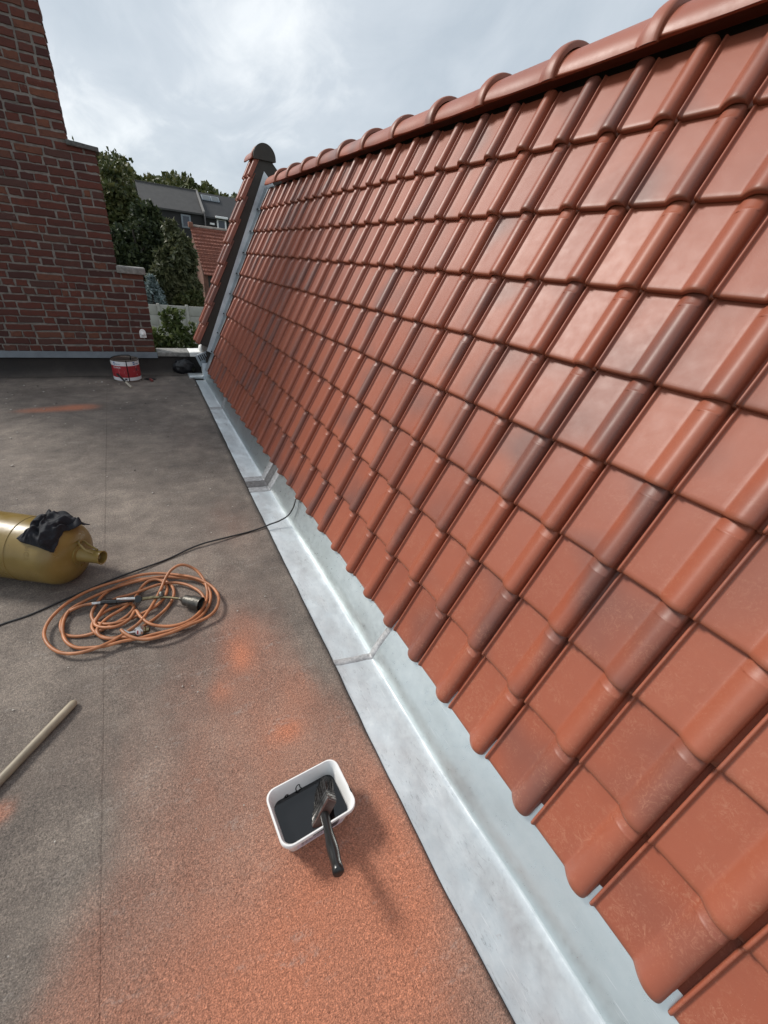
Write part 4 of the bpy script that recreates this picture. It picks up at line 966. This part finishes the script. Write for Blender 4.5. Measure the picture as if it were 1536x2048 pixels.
tree('blue_spruce', 'small silver blue spruce above the concrete fence', 'tree', (.5, 25.6, -3.2), [((.5 + .75 * (1 - k / 9) * math.cos(k * 2.4 + j * 2.1), 25.6 + .6 * (1 - k / 9) * math.sin(k * 2.4 + j * 2.1), -2.1 + k * .27), (.42 * (1 - k / 11), .4 * (1 - k / 11), .14)) for k in range(9) for j in range(3)], 5000, .07, L_BLUE, 5, .1, None, .2, 3.5)
tree('hedge_shrub', 'dark green hedge shrub behind the concrete fence', 'shrub', (2.2, 25.5, -3.2), clump_crown((2.15, 25.5, -1.3), .95, .6, 1.15, 14, 6), 4500, .12, L_MID, 6, .08)
tree('leafy_shrub', 'bright leafy shrub growing up behind the parapet coping', 'shrub', (-.15, 7.5, -3.2), clump_crown((-.12, 7.45, -.02), .54, .32, .66, 32, 7, .25, .32), 3400, .052, L_BRIGHT, 7, .05, None, .2, 1.9)

# ---- concrete panel fence
fen = thing('concrete_fence', 'pale concrete panel fence with slim posts behind the shrub', 'fence', (1.2, 24, -3.2))
FENC = simple('fence_concrete', (.33, .32, .29), .9, 0, .12, 3, .3, 40)
FX = [-1.95 + 1.25 * k for k in range(6)]
for k, x in enumerate(FX):
    boxo('post', (x - .06, x + .06, 23.93, 24.07, -3.3, -.88), FENC, fen, .01)
    if k < 5:
        for r in range(5): boxo('panel', (x + .055, x + 1.195, 23.98, 24.03, -3.2 + r * .455, -3.2 + r * .455 + .445), FENC, fen, .012)

# ---- red tiled house
RT = Mat('far_red_tiles'); v = RT.coord()
wvn = RT.n('ShaderNodeTexWave'); wvn.bands_direction = 'Y'; wvn.inputs['Scale'].default_value = 1.3; wvn.inputs['Distortion'].default_value = .2; RT.l(v, wvn.inputs[0])
wvx = RT.n('ShaderNodeTexWave'); wvx.bands_direction = 'X'; wvx.inputs['Scale'].default_value = 1.5; RT.l(v, wvx.inputs[0])
RT.col(RT.ramp(RT.noise(3, 6, .7, v), [(.3, (.13, .040, .026)), (.55, (.21, .066, .040)), (.75, (.27, .10, .06))])); RT.rough(.85)
RT.bump(RT.math('ADD', wvn.outputs['Fac'], RT.math('MULTIPLY', wvx.outputs['Fac'], .6)), .9, .10); RT = RT.m
hs = thing('tiled_house', 'old house with weathered red tile roof behind the trees', 'house', (6.2, 36, -3.2))
HX0, HX1 = 4.05, 10.0
b = bmesh.new(); n_ = 14
def hroof(t): return (34.4 + 3.1 * t, .05 + 2.88 * t)
rows_h = 14
for r in range(rows_h):
    ya, za = hroof(r / rows_h); yb, zb = hroof((r + 1) / rows_h)
    x0 = HX0 + .24 * (1 - r / rows_h) - .02; 
    quad(b, (x0, ya, za + .05), (HX1, ya, za + .05), (HX1, yb, zb), (HX0 + .24 * (1 - (r + 1) / rows_h) - .02, yb, zb)); quad(b, (x0, ya, za), (HX1, ya, za), (HX1, ya, za + .05), (x0, ya, za + .05))
obj('roof', b, RT, hs)
boxo('ridge_course', (HX0 - .05, HX1, 37.42, 37.6, 2.88, 3.02), simple('ridge_mortar', (.33, .29, .26), .9, 0, .3, 4), hs, .04)
b = bmesh.new(); f1 = b.faces.new([b.verts.new(p) for p in ((HX0 + .15, 34.55, -3.2), (HX0 + .15, 40.4, -3.2), (HX0 + .15, 40.4, .1), (HX0 + .15, 37.5, 2.85), (HX0 + .15, 34.55, .05))]); g = bmesh.ops.extrude_face_region(b, geom=[f1]); bmesh.ops.translate(b, verts=[q for q in g['geom'] if isinstance(q, bmesh.types.BMVert)], vec=(.3, 0, 0)); obj('gable_wall', b, simple('far_brick', (.16, .075, .055), .9, 0, .3, 4), hs)
boxo('front_wall', (HX0 + .45, HX1, 34.6, 34.8, -3.2, .1), simple('far_dark_wall', (.05, .045, .04), .9), hs, 0)
boxo('finial', (HX0 - .08, HX0 + .22, 37.3, 37.7, 2.8, 3.15), simple('far_brick_cap', (.20, .09, .06), .9), hs, .06)

# ---- dark slate block on the slope
SL1 = simple('slate_roof', (.052, .050, .049), .75, 0, .15, 2, .5, 6); SL2 = simple('dark_slate_roof', (.030, .030, .032), .7, 0, .15, 2, .5, 6)
CLAD = simple('black_cladding', (.016, .015, .016), .7, 0, .2, 1); WFR = simple('white_frame', (.80, .80, .80), .5); GLS = simple('window_glass', (.03, .04, .06), .08); GREYF = simple('grey_frame', (.20, .23, .26), .5)
ap = thing('slate_building', 'dark slate roofed terrace with skylights on the wooded slope', 'building', (7, 56, 1))
def slope_roof(name, x0, x1, y0, z0, y1, z1, mat, th=.15, dx=0.0):
    b = bmesh.new(); P_ = [(x0, y0, z0), (x1, y0, z0), (x1 + dx, y1, z1), (x0 + dx, y1, z1)]
    t_ = [b.verts.new(p) for p in P_]; u_ = [b.verts.new((p[0], p[1], p[2] - th)) for p in P_]
    b.faces.new(t_); b.faces.new(u_[::-1])
    for k in range(4): b.faces.new((t_[k], u_[k], u_[(k + 1) % 4], t_[(k + 1) % 4]))
    return obj(name, b, mat, ap)
boxo('wall', (2.2, 7.75, 55.0, 62, -1, 4.95), CLAD, ap, 0)
boxo('wall', (7.85, 16.0, 55.15, 62, -1, 4.8), CLAD, ap, 0)
slope_roof('roof', 2.05, 7.75, 54.7, 4.78, 58.2, 6.92, SL1); slope_roof('roof', 7.8, 16, 54.85, 4.62, 58.2, 6.85, SL2)
slope_roof('back_roof', 2.05, 16, 58.2, 6.86, 62, 4.6, SL2)
boxo('ridge_course', (2.0, 7.75, 58.1, 58.3, 6.85, 6.98), SL1, ap, .02)
boxo('party_wall', (7.70, 7.86, 54.6, 58.4, 1.0, 4.9), SL2, ap, 0)
pw = slope_roof('party_coping', 7.66, 7.84, 54.6, 4.98, 58.3, 7.05, simple('pale_coping', (.22, .21, .20), .9), .2)
boxo('downpipe', (7.72, 7.82, 54.45, 54.55, 1.0, 4.9), simple('far_pipe', (.12, .11, .11), .6), ap, .02)
def far_window(x0, x1, z0, z1, y, fr, hood=False):
    w = boxo('window', (x0, x1, y - .10, y - .02, z0, z1), fr, ap, .01)
    boxo('pane', (x0 + .16, x1 - .16, y - .115, y - .10, z0 + .16, z1 - .14), GLS, w, 0)
    if hood: boxo('window_hood', (x0 - .12, x1 + .12, y - .5, y - .02, z1 + .02, z1 + .22), WFR, w, .02)
far_window(5.55, 6.45, 3.35, 4.5, 55.0, GREYF); far_window(9.0, 9.95, 3.0, 4.55, 55.15, WFR, True); far_window(2.75, 3.3, 3.4, 4.4, 55.0, GREYF)
boxo('wall_sign', (8.3, 8.75, 55.0, 55.12, 3.95, 4.12), WFR, ap, 0); boxo('wall_sign', (8.3, 8.75, 55.0, 55.12, 3.45, 3.58), GREYF, ap, 0)
sk_d = Vector((0, 3.35, 2.23)).normalized(); sk_n = Vector((0, -2.23, 3.35)).normalized()
for k in range(2):
    o_ = Vector((8.05 + k * .92, 54.85, 4.62)) + sk_d * 2.65
    Mk = Matrix(((1, 0, 0, o_.x), (0, sk_d.y, sk_n.y, o_.y), (0, sk_d.z, sk_n.z, o_.z), (0, 0, 0, 1)))
    w = boxo('skylight', (0, .86, 0, .85, .02, .10), GREYF, ap, .01, Mk); boxo('pane', (.09, .77, .09, .76, .10, .115), simple('skylight_glass', (.10, .11, .115), .15), w, 0, Mk)
# ---- wooded hill
cl = []; rg = random.Random(21)
for i in range(230):
    x = rg.uniform(-45, 75); y = rg.uniform(84, 128); h = rg.uniform(3.2, 5.6)
    zt = np.interp(x, [-45, -1, 4.5, 8.5, 11.5, 15, 19, 24, 40, 75], [17.5, 15.6, 15.2, 13.8, 14.9, 13.8, 12.0, 13.2, 12.5, 11]) * (y + .47) / 110.5 - .5
    z = zt - rg.uniform(.2, 4) - h * .3
    cl.append(((x, y, z), (rg.uniform(1.5, 3.0), rg.uniform(1.5, 2.6), h * .5)))
    cl.append(((x + rg.uniform(-1, 1), y, z - 3.2), (2.6, 2.4, 2.6)))
o = obj('forest', leaves(cl, 95000, .66, 31, 1.5), L_MID, None); tag(o, 'dense green wood covering the hill behind the houses', 'forest', None, 'stuff')
